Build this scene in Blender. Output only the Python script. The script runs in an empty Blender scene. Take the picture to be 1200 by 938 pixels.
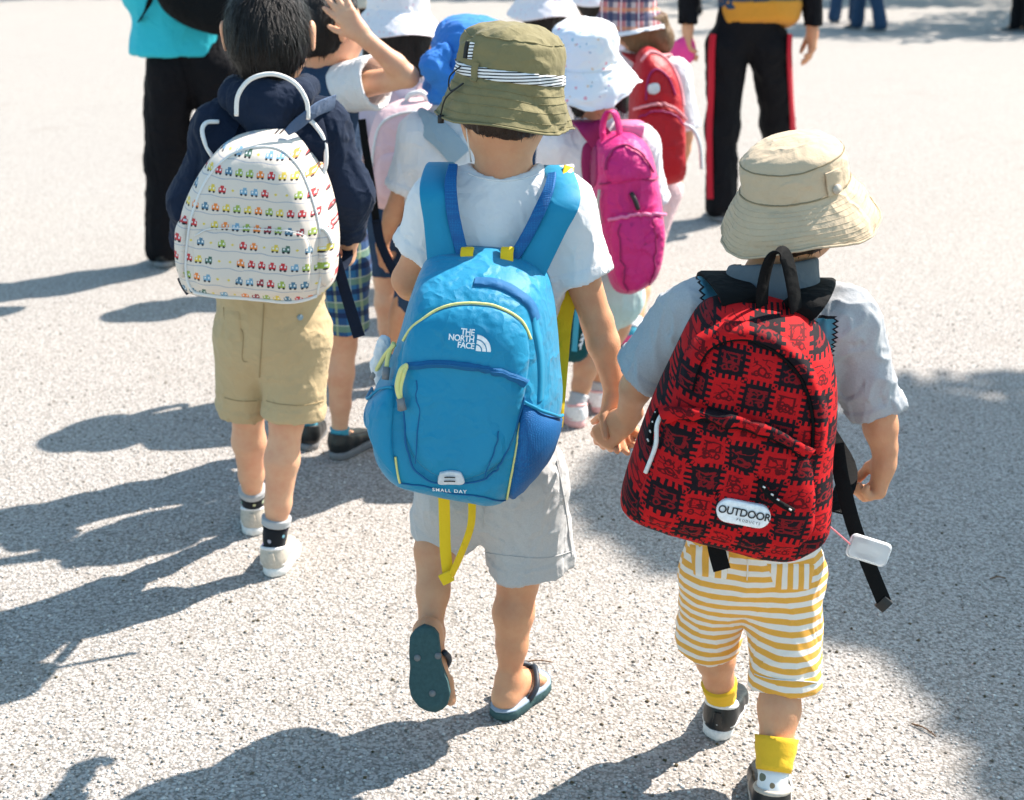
import bpy, math, random
import numpy as np
from mathutils import Vector

# ------------------------------------------------------------------ camera, sky, sun, exposure
scene = bpy.context.scene
FPX, CXP, CYP, HC, PITCH = 1550.0, 600.0, 469.0, 1.32, math.radians(19.9)
cam_d = bpy.data.cameras.new('camera')
cam = bpy.data.objects.new('camera', cam_d)
scene.collection.objects.link(cam)
cam_d.sensor_fit = 'HORIZONTAL'
cam_d.sensor_width = 36.0
cam_d.lens = FPX / 1200.0 * 36.0
cam_d.clip_start = 0.05
cam_d.clip_end = 2000.0
cam.location = (0, 0, HC)
cam.rotation_euler = (math.pi / 2 - PITCH, 0, 0)
cam_d.dof.use_dof = True
cam_d.dof.focus_distance = 2.0
cam_d.dof.aperture_fstop = 5.6
scene.camera = cam

SUN_EL = math.radians(48.0)
SUN_AZ = math.atan2(0.85, 0.53)          # from +Y towards +X
sun_vec = Vector((math.cos(SUN_EL) * math.sin(SUN_AZ), math.cos(SUN_EL) * math.cos(SUN_AZ), math.sin(SUN_EL)))
world = bpy.data.worlds.new('World')
scene.world = world
world.use_nodes = True
wn = world.node_tree
sky = wn.nodes.new('ShaderNodeTexSky')
sky.sky_type = 'NISHITA'
sky.sun_disc = False
sky.sun_elevation = SUN_EL
sky.sun_rotation = SUN_AZ
sky.air_density = 1.0
sky.dust_density = 1.0
sky.ozone_density = 0.25
wn.nodes['Background'].inputs['Strength'].default_value = 0.12
tint = wn.nodes.new('ShaderNodeMix'); tint.data_type = 'RGBA'; tint.blend_type = 'MULTIPLY'
tint.inputs[0].default_value = 1.0; tint.inputs[7].default_value = (0.87, 1.03, 0.97, 1)
wn.links.new(sky.outputs[0], tint.inputs[6])
wn.links.new(tint.outputs[2], wn.nodes['Background'].inputs['Color'])
sun_d = bpy.data.lights.new('sun', 'SUN')
sun_d.energy = 4.8
sun_d.angle = math.radians(0.55)
sun_d.color = (1.0, 0.90, 0.815)
sun_o = bpy.data.objects.new('sun', sun_d)
scene.collection.objects.link(sun_o)
sun_o.location = sun_vec * 20
sun_o.rotation_euler = (-sun_vec).to_track_quat('-Z', 'Y').to_euler()
scene.view_settings.view_transform = 'Standard'
scene.view_settings.look = 'None'
scene.view_settings.gamma = 1.0
scene.view_settings.use_curve_mapping = False
scene.view_settings.exposure = 1.2
scene.render.engine = 'CYCLES'
scene.cycles.max_bounces = 8

CP, SP = math.cos(PITCH), math.sin(PITCH)
def V(*a): return np.array(a, float)
def ray(px, py):
    x = (px - CXP) / FPX; v = (py - CYP) / FPX
    return V(x, CP - v * SP, -(SP + v * CP))
def P(px, py, Y):
    d = ray(px, py); return V(0, 0, HC) + d * (Y / d[1])
def G(px, py, z=0.0):
    d = ray(px, py); return V(0, 0, HC) + d * ((z - HC) / d[2])
def unit(v):
    v = np.asarray(v, float); return v / (np.linalg.norm(v) + 1e-12)
UP = V(0, 0, 1)

# ------------------------------------------------------------------ object helpers
C = scene.collection.objects
ROOT = {}
def wl(parent):
    return ROOT.get(parent.name, np.zeros(3)) if parent is not None else np.zeros(3)
def mk(name, verts, faces, mat, parent=None, smooth=True, uv=None, origin=None, auto=None):
    verts = np.asarray(verts, float)
    off = wl(parent) if parent is not None else (np.zeros(3) if origin is None else np.asarray(origin, float))
    me = bpy.data.meshes.new(name)
    if isinstance(faces, np.ndarray):
        n, k = faces.shape
        me.vertices.add(len(verts)); me.vertices.foreach_set('co', (verts - off).astype(np.float32).ravel())
        me.loops.add(n * k); me.loops.foreach_set('vertex_index', faces.astype(np.int32).ravel())
        me.polygons.add(n); me.polygons.foreach_set('loop_start', np.arange(0, n * k, k, dtype=np.int32))
        me.update(calc_edges=True)
    else:
        me.from_pydata((verts - off).tolist(), [], faces)
    me.validate()
    if uv is not None:
        lay = me.uv_layers.new(name='UVMap')
        li = np.empty(len(me.loops), np.int32); me.loops.foreach_get('vertex_index', li)
        lay.data.foreach_set('uv', np.asarray(uv, np.float32)[li].ravel())
    if smooth:
        me.polygons.foreach_set('use_smooth', np.ones(len(me.polygons), bool))
        if auto is not None:
            me.set_sharp_from_angle(angle=math.radians(auto))
    me.materials.append(mat)
    o = bpy.data.objects.new(name, me)
    C.link(o)
    if parent is not None:
        o.parent = parent
    else:
        o.location = off
    ROOT[o.name] = off
    return o
def thing(name, loc, label, cat, group=None):
    o = bpy.data.objects.new(name, None); C.link(o)
    o.location = loc; o.empty_display_size = 0.05
    ROOT[o.name] = np.asarray(loc, float)
    o['label'] = label; o['category'] = cat
    if group: o['group'] = group
    return o
def tag(o, label=None, cat=None, group=None, kind=None):
    if label: o['label'] = label
    if cat: o['category'] = cat
    if group: o['group'] = group
    if kind: o['kind'] = kind
    return o

class MB:
    """collects verts and faces"""
    def __init__(s): s.v = []; s.f = []; s.n = 0
    def add(s, v, f):
        v = np.asarray(v, float)
        s.v.append(v); s.f += [tuple(int(i) + s.n for i in q) for q in f]; s.n += len(v)
        return s
    def build(s, name, mat, parent=None, **k):
        return mk(name, np.concatenate(s.v), s.f, mat, parent, **k)

def catmull(pts, n=8, closed=False):
    p = np.asarray(pts, float); m = len(p); out = []
    rng = range(m) if closed else range(m - 1)
    for i in rng:
        if closed: a, b, c, d = p[(i - 1) % m], p[i], p[(i + 1) % m], p[(i + 2) % m]
        else: a, b, c, d = p[max(i - 1, 0)], p[i], p[i + 1], p[min(i + 2, m - 1)]
        for k in range(n):
            t = k / n
            out.append(.5 * ((2 * b) + (-a + c) * t + (2 * a - 5 * b + 4 * c - d) * t * t + (-a + 3 * b - 3 * c + d) * t ** 3))
    if not closed: out.append(p[-1])
    return np.array(out)

def tube_vf(pts, r, n=7, closed=False, flat=1.0, cap=True):
    p = np.asarray(pts, float); m = len(p)
    r = np.broadcast_to(np.asarray(r, float), (m,))
    tan = np.roll(p, -1, 0) - np.roll(p, 1, 0) if closed else np.gradient(p, axis=0)
    tan = tan / (np.linalg.norm(tan, axis=1, keepdims=True) + 1e-12)
    ref = V(0, 0, 1) if abs(tan[0][2]) < .9 else V(0, 1, 0)
    u = unit(np.cross(tan[0], ref)); vs = []
    for i in range(m):
        u = unit(u - tan[i] * np.dot(u, tan[i])); w = np.cross(tan[i], u)
        a = np.arange(n) * 2 * math.pi / n
        vs.append(p[i] + r[i] * (np.cos(a)[:, None] * u + flat * np.sin(a)[:, None] * w))
    vs = np.concatenate(vs); fs = []
    for i in range(m if closed else m - 1):
        j = (i + 1) % m
        for k in range(n):
            l = (k + 1) % n
            fs.append((i * n + k, i * n + l, j * n + l, j * n + k))
    if cap and not closed:
        fs.append(tuple(range(n - 1, -1, -1))); fs.append(tuple((m - 1) * n + k for k in range(n)))
    return vs, fs
def tube(name, pts, r, mat, parent, n=7, sm=0, **k):
    if sm: pts = catmull(pts, sm, k.get('closed', False))
    return mk(name, *tube_vf(pts, r, n, **k), mat, parent)

def ribbon_vf(pts, wv, width, thick, nv=None):
    """strip with box section; wv = width direction(s)"""
    p = np.asarray(pts, float); m = len(p)
    wv = np.asarray(wv, float)
    wv = np.tile(wv, (m, 1)) if wv.ndim == 1 else wv
    width = np.broadcast_to(np.asarray(width, float), (m,))
    tan = np.gradient(p, axis=0); vs = []
    for i in range(m):
        t = unit(tan[i]); w = unit(wv[i] - t * np.dot(wv[i], t)); nn = np.cross(t, w)
        h = width[i] / 2; e = thick / 2
        vs += [p[i] - w * h - nn * e * .5, p[i] - w * h * .85 - nn * e, p[i] + w * h * .85 - nn * e, p[i] + w * h - nn * e * .5,
               p[i] + w * h + nn * e * .5, p[i] + w * h * .85 + nn * e, p[i] - w * h * .85 + nn * e, p[i] - w * h + nn * e * .5]
    fs = []
    for i in range(m - 1):
        for k in range(8):
            l = (k + 1) % 8
            fs.append((i * 8 + k, i * 8 + l, i * 8 + 8 + l, i * 8 + 8 + k))
    fs.append(tuple(range(7, -1, -1))); fs.append(tuple((m - 1) * 8 + k for k in range(8)))
    return np.array(vs), fs
def ribbon(name, pts, wv, width, thick, mat, parent, sm=0):
    p = np.asarray(pts, float)
    w = np.asarray(wv, float)
    if sm:
        m0 = len(p)
        if w.ndim == 2: w = catmull(w, sm)
        if np.ndim(width): width = np.interp(np.linspace(0, 1, (m0 - 1) * sm + 1), np.linspace(0, 1, m0), width)
        p = catmull(p, sm)
    return mk(name, *ribbon_vf(p, w, width, thick), mat, parent, auto=50)

# ------------------------------------------------------------------ noise
_r = np.random.RandomState(7)
_L = _r.rand(32, 32, 32).astype(np.float32) * 2 - 1
def vnoise(p):
    p = np.asarray(p, float); i = np.floor(p).astype(int); f = p - i; f = f * f * (3 - 2 * f)
    i0 = i % 32; i1 = (i + 1) % 32; x, y, z = f.T
    g = lambda a, b, c: _L[a, b, c]
    c00 = g(i0[:, 0], i0[:, 1], i0[:, 2]) * (1 - x) + g(i1[:, 0], i0[:, 1], i0[:, 2]) * x
    c10 = g(i0[:, 0], i1[:, 1], i0[:, 2]) * (1 - x) + g(i1[:, 0], i1[:, 1], i0[:, 2]) * x
    c01 = g(i0[:, 0], i0[:, 1], i1[:, 2]) * (1 - x) + g(i1[:, 0], i0[:, 1], i1[:, 2]) * x
    c11 = g(i0[:, 0], i1[:, 1], i1[:, 2]) * (1 - x) + g(i1[:, 0], i1[:, 1], i1[:, 2]) * x
    return (c00 * (1 - y) + c10 * y) * (1 - z) + (c01 * (1 - y) + c11 * y) * z
def folds(p, fr=(22, 22, 9), seed=0.0):
    """cloth folds: warped ridges, stretched along one direction"""
    q = p * np.array(fr) + seed
    w = np.stack([vnoise(q * .6 + 11.3), vnoise(q * .6 + 4.1), vnoise(q * .6 + 27.7)], 1)
    a = vnoise(q + 1.3 * w)
    b = 1 - np.abs(vnoise(q * 1.9 + 1.1 * w + 5.5)) * 2
    c = 1 - np.abs(vnoise(q * 2.3 + 1.6 * w + 9.1)) * 2
    return .5 * a + .3 * b * np.abs(b) + .22 * np.maximum(c, 0) ** 2 * np.sign(a + .3)

# ------------------------------------------------------------------ signed distance fields -> mesh
class SDF:
    def __init__(s): s.ops = []
    def cone(s, a, b, ra, rb, k=.015, n=None, flat=1.0, op='u'):
        s.ops.append((op, 'c', np.asarray(a, float), np.asarray(b, float), ra, rb, k, None if n is None else unit(n), flat)); return s
    def chain(s, pr, k=.015, n=None, flat=1.0, op='u'):
        for (a, ra), (b, rb) in zip(pr[:-1], pr[1:]): s.cone(a, b, ra, rb, k, n, flat, op)
        return s
    def ball(s, c, r, k=.015, op='u', n=None, flat=1.0): return s.cone(c, np.asarray(c) + V(0, 0, 1e-4), r, r, k, n, flat, op)
    def ell(s, c, ax, R=None, k=.015, op='u'):
        R = np.eye(3) if R is None else R
        s.ops.append((op, 'e', np.asarray(c, float), np.asarray(ax, float), R, k)); return s
    def sub(s, a, b, ra, rb, k=.004, n=None, flat=1.0): return s.cone(a, b, ra, rb, k, n, flat, 's')
    def plane(s, p, n, k=.004):
        """cut away everything on the side n points to"""
        s.ops.append(('p', np.asarray(p, float), unit(n), k)); return s
    def mesh(s, h=.004, pad=.012):
        lo = np.full(3, 1e9); hi = -lo
        for o in s.ops:
            if o[0] != 'u': continue
            if o[1] == 'c':
                r = max(o[4], o[5]) * max(1, o[8])
                lo = np.minimum(lo, np.minimum(o[2], o[3]) - r); hi = np.maximum(hi, np.maximum(o[2], o[3]) + r)
            else:
                r = max(o[3]); lo = np.minimum(lo, o[2] - r); hi = np.maximum(hi, o[2] + r)
        lo -= pad + 2 * h; hi += pad + 2 * h
        sh = np.ceil((hi - lo) / h).astype(int) + 1
        D = np.full(sh, .06, np.float32)
        ax = [lo[i] + h * np.arange(sh[i]) for i in range(3)]
        for o in s.ops:
            if o[0] == 'p':
                _, p, n, k = o
                d = ((ax[0] - p[0]) * n[0])[:, None, None] + ((ax[1] - p[1]) * n[1])[None, :, None] + ((ax[2] - p[2]) * n[2])[None, None, :]
                D = smax(D, d.astype(np.float32), k); continue
            if o[1] == 'c':
                op, _, a, b, ra, rb, k, n, fl = o
                m = max(ra, rb) * max(1, fl) + k + 3 * h + .004
                l = np.minimum(a, b) - m; u = np.maximum(a, b) + m
            else:
                op, _, c, axs, R, k = o
                m = max(axs) + k + 3 * h + .004; l = c - m; u = c + m
            i0 = np.clip(np.floor((l - lo) / h).astype(int), 0, sh); i1 = np.clip(np.ceil((u - lo) / h).astype(int) + 1, 0, sh)
            if np.any(i1 <= i0): continue
            sl = tuple(slice(i0[i], i1[i]) for i in range(3))
            X, Y, Z = np.meshgrid(ax[0][sl[0]], ax[1][sl[1]], ax[2][sl[2]], indexing='ij', sparse=True)
            if o[1] == 'c':
                qx, qy, qz = X - a[0], Y - a[1], Z - a[2]; ba = b - a
                if n is not None:
                    g = (1 / fl - 1); dn = (qx * n[0] + qy * n[1] + qz * n[2]) * g
                    qx, qy, qz = qx + n[0] * dn, qy + n[1] * dn, qz + n[2] * dn
                    ba = ba + n * np.dot(ba, n) * g
                L2 = np.dot(ba, ba) + 1e-12
                t = np.clip((qx * ba[0] + qy * ba[1] + qz * ba[2]) / L2, 0, 1)
                d = (np.sqrt((qx - t * ba[0]) ** 2 + (qy - t * ba[1]) ** 2 + (qz - t * ba[2]) ** 2) - (ra + (rb - ra) * t)) * min(1, fl)
            else:
                q = [(R[0][i] * (X - c[0]) + R[1][i] * (Y - c[1]) + R[2][i] * (Z - c[2])) for i in range(3)]
                k0 = np.sqrt((q[0] / axs[0]) ** 2 + (q[1] / axs[1]) ** 2 + (q[2] / axs[2]) ** 2)
                k1 = np.sqrt((q[0] / axs[0] ** 2) ** 2 + (q[1] / axs[1] ** 2) ** 2 + (q[2] / axs[2] ** 2) ** 2)
                d = k0 * (k0 - 1) / (k1 + 1e-9)
            d = d.astype(np.float32)
            D[sl] = smin(D[sl], d, k) if op == 'u' else smax(D[sl], -d, k)
        return nets(D, lo, h)
def smin(a, b, k):
    hh = np.maximum(k - np.abs(a - b), 0) / k
    return np.minimum(a, b) - hh * hh * k * .25
def smax(a, b, k): return -smin(-a, -b, k)
def nets(D, lo, h):
    S = D < 0
    cnt = np.zeros(tuple(np.array(D.shape) - 1), np.int8)
    cor = [(i, j, k) for i in (0, 1) for j in (0, 1) for k in (0, 1)]
    n = cnt.shape
    for c in cor: cnt += S[c[0]:c[0] + n[0], c[1]:c[1] + n[1], c[2]:c[2] + n[2]]
    I = np.argwhere((cnt > 0) & (cnt < 8))
    idx = np.full(n, -1, np.int32); idx[tuple(I.T)] = np.arange(len(I))
    acc = np.zeros((len(I), 3)); num = np.zeros(len(I))
    vals = {c: D[I[:, 0] + c[0], I[:, 1] + c[1], I[:, 2] + c[2]].astype(float) for c in cor}
    for a in cor:
        for ax in range(3):
            if a[ax] == 0:
                b = list(a); b[ax] = 1; b = tuple(b)
                va, vb = vals[a], vals[b]; m = (va < 0) != (vb < 0)
                t = np.where(m, va / (va - vb + 1e-20), 0)
                p = np.tile(np.array(a, float), (len(I), 1)); p[:, ax] = t
                acc[m] += p[m]; num[m] += 1
    verts = lo + h * (I + acc / num[:, None])
    qs = []
    for ax in range(3):
        o1, o2 = [(1, 2), (2, 0), (0, 1)][ax]
        A = [slice(1, -1)] * 3; A[ax] = slice(0, -1)
        B = [slice(1, -1)] * 3; B[ax] = slice(1, None)
        s0, s1 = S[tuple(A)], S[tuple(B)]
        E = np.argwhere(s0 != s1)
        if not len(E): continue
        flip = s1[tuple(E.T)]
        base = E.copy(); base[:, o1] += 1; base[:, o2] += 1
        def cell(d1, d2):
            q = base.copy(); q[:, o1] -= d1; q[:, o2] -= d2
            return idx[q[:, 0], q[:, 1], q[:, 2]]
        q = np.stack([cell(1, 1), cell(0, 1), cell(0, 0), cell(1, 0)], 1)
        q[flip] = q[flip][:, ::-1]
        qs.append(q)
    q = np.concatenate(qs)
    return verts, q[(q >= 0).all(1)]
def vnormals(v, f):
    a, b, c, d = (v[f[:, i]] for i in range(4))
    fn = np.cross(c - a, d - b); n = np.zeros_like(v)
    for i in range(4): np.add.at(n, f[:, i], fn)
    return n / (np.linalg.norm(n, axis=1, keepdims=True) + 1e-12)
def relax(v, f, it=1, lam=.5):
    for _ in range(it):
        s = np.zeros_like(v); c = np.zeros(len(v))
        for i in range(4):
            j = (i + 1) % 4
            np.add.at(s, f[:, i], v[f[:, j]]); np.add.at(c, f[:, i], 1)
            np.add.at(s, f[:, j], v[f[:, i]]); np.add.at(c, f[:, j], 1)
        v = v + lam * (s / np.maximum(c, 1)[:, None] - v)
    return v
def sdf_obj(name, F, h, mat, parent, amp=0, fr=(22, 22, 9), seed=0., rel=1, hems=()):
    v, f = F.mesh(h)
    if rel: v = relax(v, f, rel)
    n = vnormals(v, f)
    d = np.zeros(len(v))
    if amp: d += amp * folds(v, fr, seed)
    for b, ax, r, w in hems:                      # doubled cloth along a hem
        q = v - b; t = q @ ax; rad = np.linalg.norm(q - np.outer(t, ax), axis=1)
        near = (rad < r * 1.6) & (t < .03)
        d += near * (.0016 * np.clip((t + w) / .003, 0, 1) - .0008 * np.exp(-((t + w) / .0022) ** 2))
    if amp or hems: v = v + n * d[:, None]
    return mk(name, v, f, mat, parent)
# ------------------------------------------------------------------ node helpers and materials
class X:
    """a float socket with arithmetic"""
    def __init__(s, nt, sock): s.nt = nt; s.s = sock
    def m(s, op, *o, clamp=False):
        n = s.nt.nodes.new('ShaderNodeMath'); n.operation = op; n.use_clamp = clamp
        for i, a in enumerate((s,) + o):
            if isinstance(a, X): s.nt.links.new(a.s, n.inputs[i])
            else: n.inputs[i].default_value = a
        return X(s.nt, n.outputs[0])
    def __add__(s, o): return s.m('ADD', o)
    def __sub__(s, o): return s.m('SUBTRACT', o)
    def __mul__(s, o): return s.m('MULTIPLY', o)
    def __truediv__(s, o): return s.m('DIVIDE', o)
    def floor(s): return s.m('FLOOR')
    def fract(s): return s.m('FRACT')
    def sin(s): return s.m('SINE')
    def abs(s): return s.m('ABSOLUTE')
    def lt(s, o): return s.m('LESS_THAN', o)
    def gt(s, o): return s.m('GREATER_THAN', o)
    def min(s, o): return s.m('MINIMUM', o)
    def max(s, o): return s.m('MAXIMUM', o)
    def mod2(s): return s.m('FLOORED_MODULO', 2.0)
    def inv(s): return X.m(s * -1.0, 'ADD', 1.0)
    def sstep(s, a, b):
        n = s.nt.nodes.new('ShaderNodeMapRange'); n.interpolation_type = 'SMOOTHSTEP'
        s.nt.links.new(s.s, n.inputs[0]); n.inputs[1].default_value = a; n.inputs[2].default_value = b
        return X(s.nt, n.outputs[0])
class MT:
    def __init__(s, name, rough=.8, spec=.3, sheen=0.0):
        s.mat = bpy.data.materials.new(name); s.mat.use_nodes = True
        s.nt = s.mat.node_tree; s.b = s.nt.nodes['Principled BSDF']
        s.b.inputs['Roughness'].default_value = rough
        s.b.inputs['Specular IOR Level'].default_value = spec
        s.b.inputs['Sheen Weight'].default_value = sheen
        s.b.inputs['Sheen Roughness'].default_value = .5
    def coord(s, kind='Object', scale=None):
        n = s.nt.nodes.new('ShaderNodeTexCoord'); o = n.outputs[kind]
        if scale is not None:
            mp = s.nt.nodes.new('ShaderNodeMapping'); s.nt.links.new(o, mp.inputs[0])
            mp.inputs['Scale'].default_value = scale if hasattr(scale, '__len__') else (scale,) * 3
            o = mp.outputs[0]
        return o
    def xyz(s, vec):
        n = s.nt.nodes.new('ShaderNodeSeparateXYZ'); s.nt.links.new(vec, n.inputs[0])
        return [X(s.nt, n.outputs[i]) for i in range(3)]
    def comb(s, *xs):
        n = s.nt.nodes.new('ShaderNodeCombineXYZ')
        for i, a in enumerate(xs):
            if isinstance(a, X): s.nt.links.new(a.s, n.inputs[i])
            else: n.inputs[i].default_value = a
        return n.outputs[0]
    def noise(s, vec, scale, detail=3, rough=.55, col=False):
        n = s.nt.nodes.new('ShaderNodeTexNoise'); s.nt.links.new(vec, n.inputs['Vector'])
        n.inputs['Scale'].default_value = scale; n.inputs['Detail'].default_value = detail; n.inputs['Roughness'].default_value = rough
        return n.outputs['Color'] if col else X(s.nt, n.outputs['Fac'])
    def voro(s, vec, scale, feature='F1', out='Distance', rnd=1.0):
        n = s.nt.nodes.new('ShaderNodeTexVoronoi'); n.feature = feature; s.nt.links.new(vec, n.inputs['Vector'])
        n.inputs['Scale'].default_value = scale; n.inputs['Randomness'].default_value = rnd
        return X(s.nt, n.outputs[out]) if out == 'Distance' else n.outputs[out]
    def white(s, vec, col=False):
        n = s.nt.nodes.new('ShaderNodeTexWhiteNoise'); n.noise_dimensions = '3D'; s.nt.links.new(vec, n.inputs['Vector'])
        return n.outputs['Color'] if col else X(s.nt, n.outputs['Value'])
    def mix(s, fac, a, b, mode='MIX'):
        n = s.nt.nodes.new('ShaderNodeMix'); n.data_type = 'RGBA'; n.blend_type = mode
        if isinstance(fac, X): s.nt.links.new(fac.s, n.inputs[0])
        else: n.inputs[0].default_value = fac
        for i, a_ in ((6, a), (7, b)):
            if isinstance(a_, (tuple, list)): n.inputs[i].default_value = (*a_, 1)
            else: s.nt.links.new(a_, n.inputs[i])
        return n.outputs[2]
    def ramp(s, fac, stops, interp='LINEAR'):
        n = s.nt.nodes.new('ShaderNodeValToRGB'); n.color_ramp.interpolation = interp
        s.nt.links.new(fac.s, n.inputs[0]); e = n.color_ramp.elements
        while len(e) < len(stops): e.new(.5)
        for q, (p, c) in zip(e, stops): q.position = p; q.color = (*c, 1)
        return n.outputs[0]
    def col(s, c):
        if isinstance(c, (tuple, list)): s.b.inputs['Base Color'].default_value = (*c, 1)
        else: s.nt.links.new(c, s.b.inputs['Base Color'])
        return s
    def bump(s, h, dist=.002, strength=.6):
        n = s.nt.nodes.new('ShaderNodeBump'); n.inputs['Strength'].default_value = strength; n.inputs['Distance'].default_value = dist
        s.nt.links.new(h.s, n.inputs['Height']); s.nt.links.new(n.outputs[0], s.b.inputs['Normal']); return s

M = {}
def fabric(name, c, var=.10, rough=.85, sheen=.06, wrinkle=.0020, ws=55, weave=900, heather=0.0, crease=13):
    m = MT(name, rough, .25 if max(c) > .06 else .12, sheen); o = m.coord()
    n1 = m.noise(o, 9, 4); n2 = m.noise(o, ws, 4, .6); n3 = m.noise(o, weave, 2, .6)
    k = n1.sstep(.3, .7) * var + (n3 - .5) * (var * .8 + heather)
    dark = tuple(x * .6 for x in c); lite = tuple(min(x * 1.12, .95) for x in c)
    m.col(m.mix((k + .62).m('MINIMUM', 1.0, clamp=True), dark, lite))
    cr = ((m.noise(o, crease, 3, .5) - .5).abs() * -11.0 + 1.0).max(0.0)
    m.bump(n2 * .8 + n3 * .18 + cr * 1.1, wrinkle, .75)
    M[name] = m.mat; return m.mat
def plain(name, c, rough=.5, spec=.4, metal=0.0, bump=0.0):
    m = MT(name, rough, spec); m.b.inputs['Metallic'].default_value = metal
    o = m.coord(); n = m.noise(o, 160, 3)
    m.col(m.mix(n.sstep(.2, .8), tuple(x * .85 for x in c), tuple(min(1, x * 1.1) for x in c)))
    if bump: m.bump(n, bump, .5)
    M[name] = m.mat; return m.mat

def skin(name, c, red):
    m = MT(name, .5, .35); o = m.coord()
    n = m.noise(o, 16, 5, .6); f = m.noise(o, 420, 3); n4 = m.noise(o, 90, 4, .6)
    m.col(m.mix((n.sstep(.3, .75) * .7 + (n4 - .5) * .5).m('MAXIMUM', 0.0, clamp=True), c, red))
    m.b.inputs['Subsurface Weight'].default_value = .18
    m.b.inputs['Subsurface Radius'].default_value = (1, .35, .2)
    m.b.inputs['Subsurface Scale'].default_value = .012
    m.bump(f * .6 + n4, .0012, .5)
    M[name] = m.mat
skin('skin', (.64, .335, .185), (.56, .225, .115))
skin('skin_pale', (.70, .405, .25), (.63, .275, .165))
fabric('white_cotton', (.78, .79, .80), .05)
fabric('grey_jersey', (.50, .50, .50), .10, heather=.45, weave=420)
fabric('grey_tee', (.42, .45, .47), .10, heather=.4, weave=420)
fabric('tee_collar', (.11, .135, .155), .10)
fabric('tee_print_blue', (.12, .33, .42), .5)
fabric('olive_cotton', (.205, .178, .088), .25, ws=90, weave=500)
fabric('tan_cotton', (.54, .43, .295), .2, ws=90, weave=500)
fabric('hat_lining', (.25, .20, .12), .2)
fabric('khaki_twill', (.50, .385, .22), .14)
fabric('navy_fleece', (.010, .019, .042), .3, sheen=.05)
fabric('navy_jersey', (.02, .05, .105), .2)
fabric('black_cotton', (.006, .007, .008), .3, sheen=0)
fabric('black_track', (.006, .006, .008), .3, rough=.75, sheen=0)
fabric('red_stripe', (.50, .012, .03), .15)
fabric('ochre_cotton', (.62, .27, .03), .15)
fabric('turquoise_jersey', (.03, .50, .60), .12)
fabric('blue_hat_cotton', (.035, .20, .60), .18, ws=80)
fabric('pink_pale', (.80, .55, .56), .10)
fabric('lilac_pale', (.72, .66, .74), .10)
fabric('cream_cotton', (.68, .55, .42), .10)
fabric('mint_cotton', (.56, .70, .66), .10)
fabric('strap_greyblue', (.30, .42, .50), .12)
fabric('navy_sunlit', (.07, .11, .19), .2)  # navy strap made paler, sunlight on it painted into the colour
fabric('sock_yellow', (.84, .50, .03), .1, weave=350)
fabric('sock_teal', (.06, .33, .45), .1)
fabric('sock_grey', (.45, .46, .47), .1)
fabric('sock_pink', (.80, .10, .25), .1)
fabric('pink_cloth', (.85, .07, .30), .1)
fabric('bag_blue', (.005, .245, .44), .08, rough=.46, sheen=.1, wrinkle=.0026, ws=34, weave=1200)
fabric('bag_blue_dark', (.006, .12, .30), .08, rough=.7)
fabric('strap_blue', (.008, .245, .43), .06, rough=.6, wrinkle=.0008)
fabric('yellow_webbing', (.88, .57, .02), .1, weave=700)
fabric('yellow_soft', (.74, .72, .28), .1)
fabric('magenta_nylon', (.62, .022, .185), .12, rough=.45, sheen=.05, wrinkle=.003, ws=30)
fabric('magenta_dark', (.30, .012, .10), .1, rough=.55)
fabric('pink_nylon', (.78, .20, .38), .12, rough=.4)
fabric('red_nylon', (.44, .006, .014), .12, rough=.5, wrinkle=.002, ws=30)
fabric('red_trim', (.80, .30, .32), .1, rough=.5)
fabric('black_webbing', (.006, .0065, .007), .2, weave=700, sheen=0)
fabric('navy_webbing', (.008, .014, .03), .2, weave=700, sheen=0)
fabric('white_piping', (.80, .80, .78), .04, rough=.45)
fabric('teal_pouch', (.008, .07, .075), .2)
plain('grey_rubber', (.18, .19, .20), .55)
plain('sole_green', (.045, .095, .10), .8, .2, bump=.002)
plain('sandal_top', (.33, .42, .52), .6, .3)
plain('sandal_strap', (.02, .03, .045), .5)
plain('rubber_white', (.72, .72, .70), .5)
plain('shoe_black', (.010, .012, .013), .38, .5)
plain('shoe_cream', (.50, .45, .38), .5, .4)
plain('shoe_white', (.78, .76, .75), .5)
plain('shoe_pink', (.76, .42, .40), .5)
plain('print_white', (.86, .87, .88), .5)
plain('print_black', (.012, .012, .014), .5)
plain('reflector', (.62, .64, .66), .3, .6)
plain('cord_white', (.75, .75, .72), .6)
plain('cord_pink', (.80, .22, .25), .5)
plain('cord_black', (.015, .015, .015), .5)
plain('leather_band', (.03, .03, .03), .5)
plain('twig', (.16, .085, .04), .8)
plain('eye_dark', (.012, .008, .006), .2)
def hair(name, c):
    m = MT(name, .45, .25); o = m.coord('Object', (900, 900, 60)); n = m.noise(o, 1, 3)
    m.col(m.mix(n, tuple(x * .5 for x in c), tuple(x * 1.6 for x in c))); m.bump(n, .002, .8)
    M[name] = m.mat
hair('hair_black', (.008, .0065, .006)); hair('hair_brown', (.03, .016, .009)); hair('hair_light', (.17, .10, .05))

# clear plastic card case
m = MT('clear_plastic', .12, .5); m.col((.93, .95, .96)); m.b.inputs['Transmission Weight'].default_value = .62
m.b.inputs['IOR'].default_value = 1.3; M['clear_plastic'] = m.mat

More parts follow.
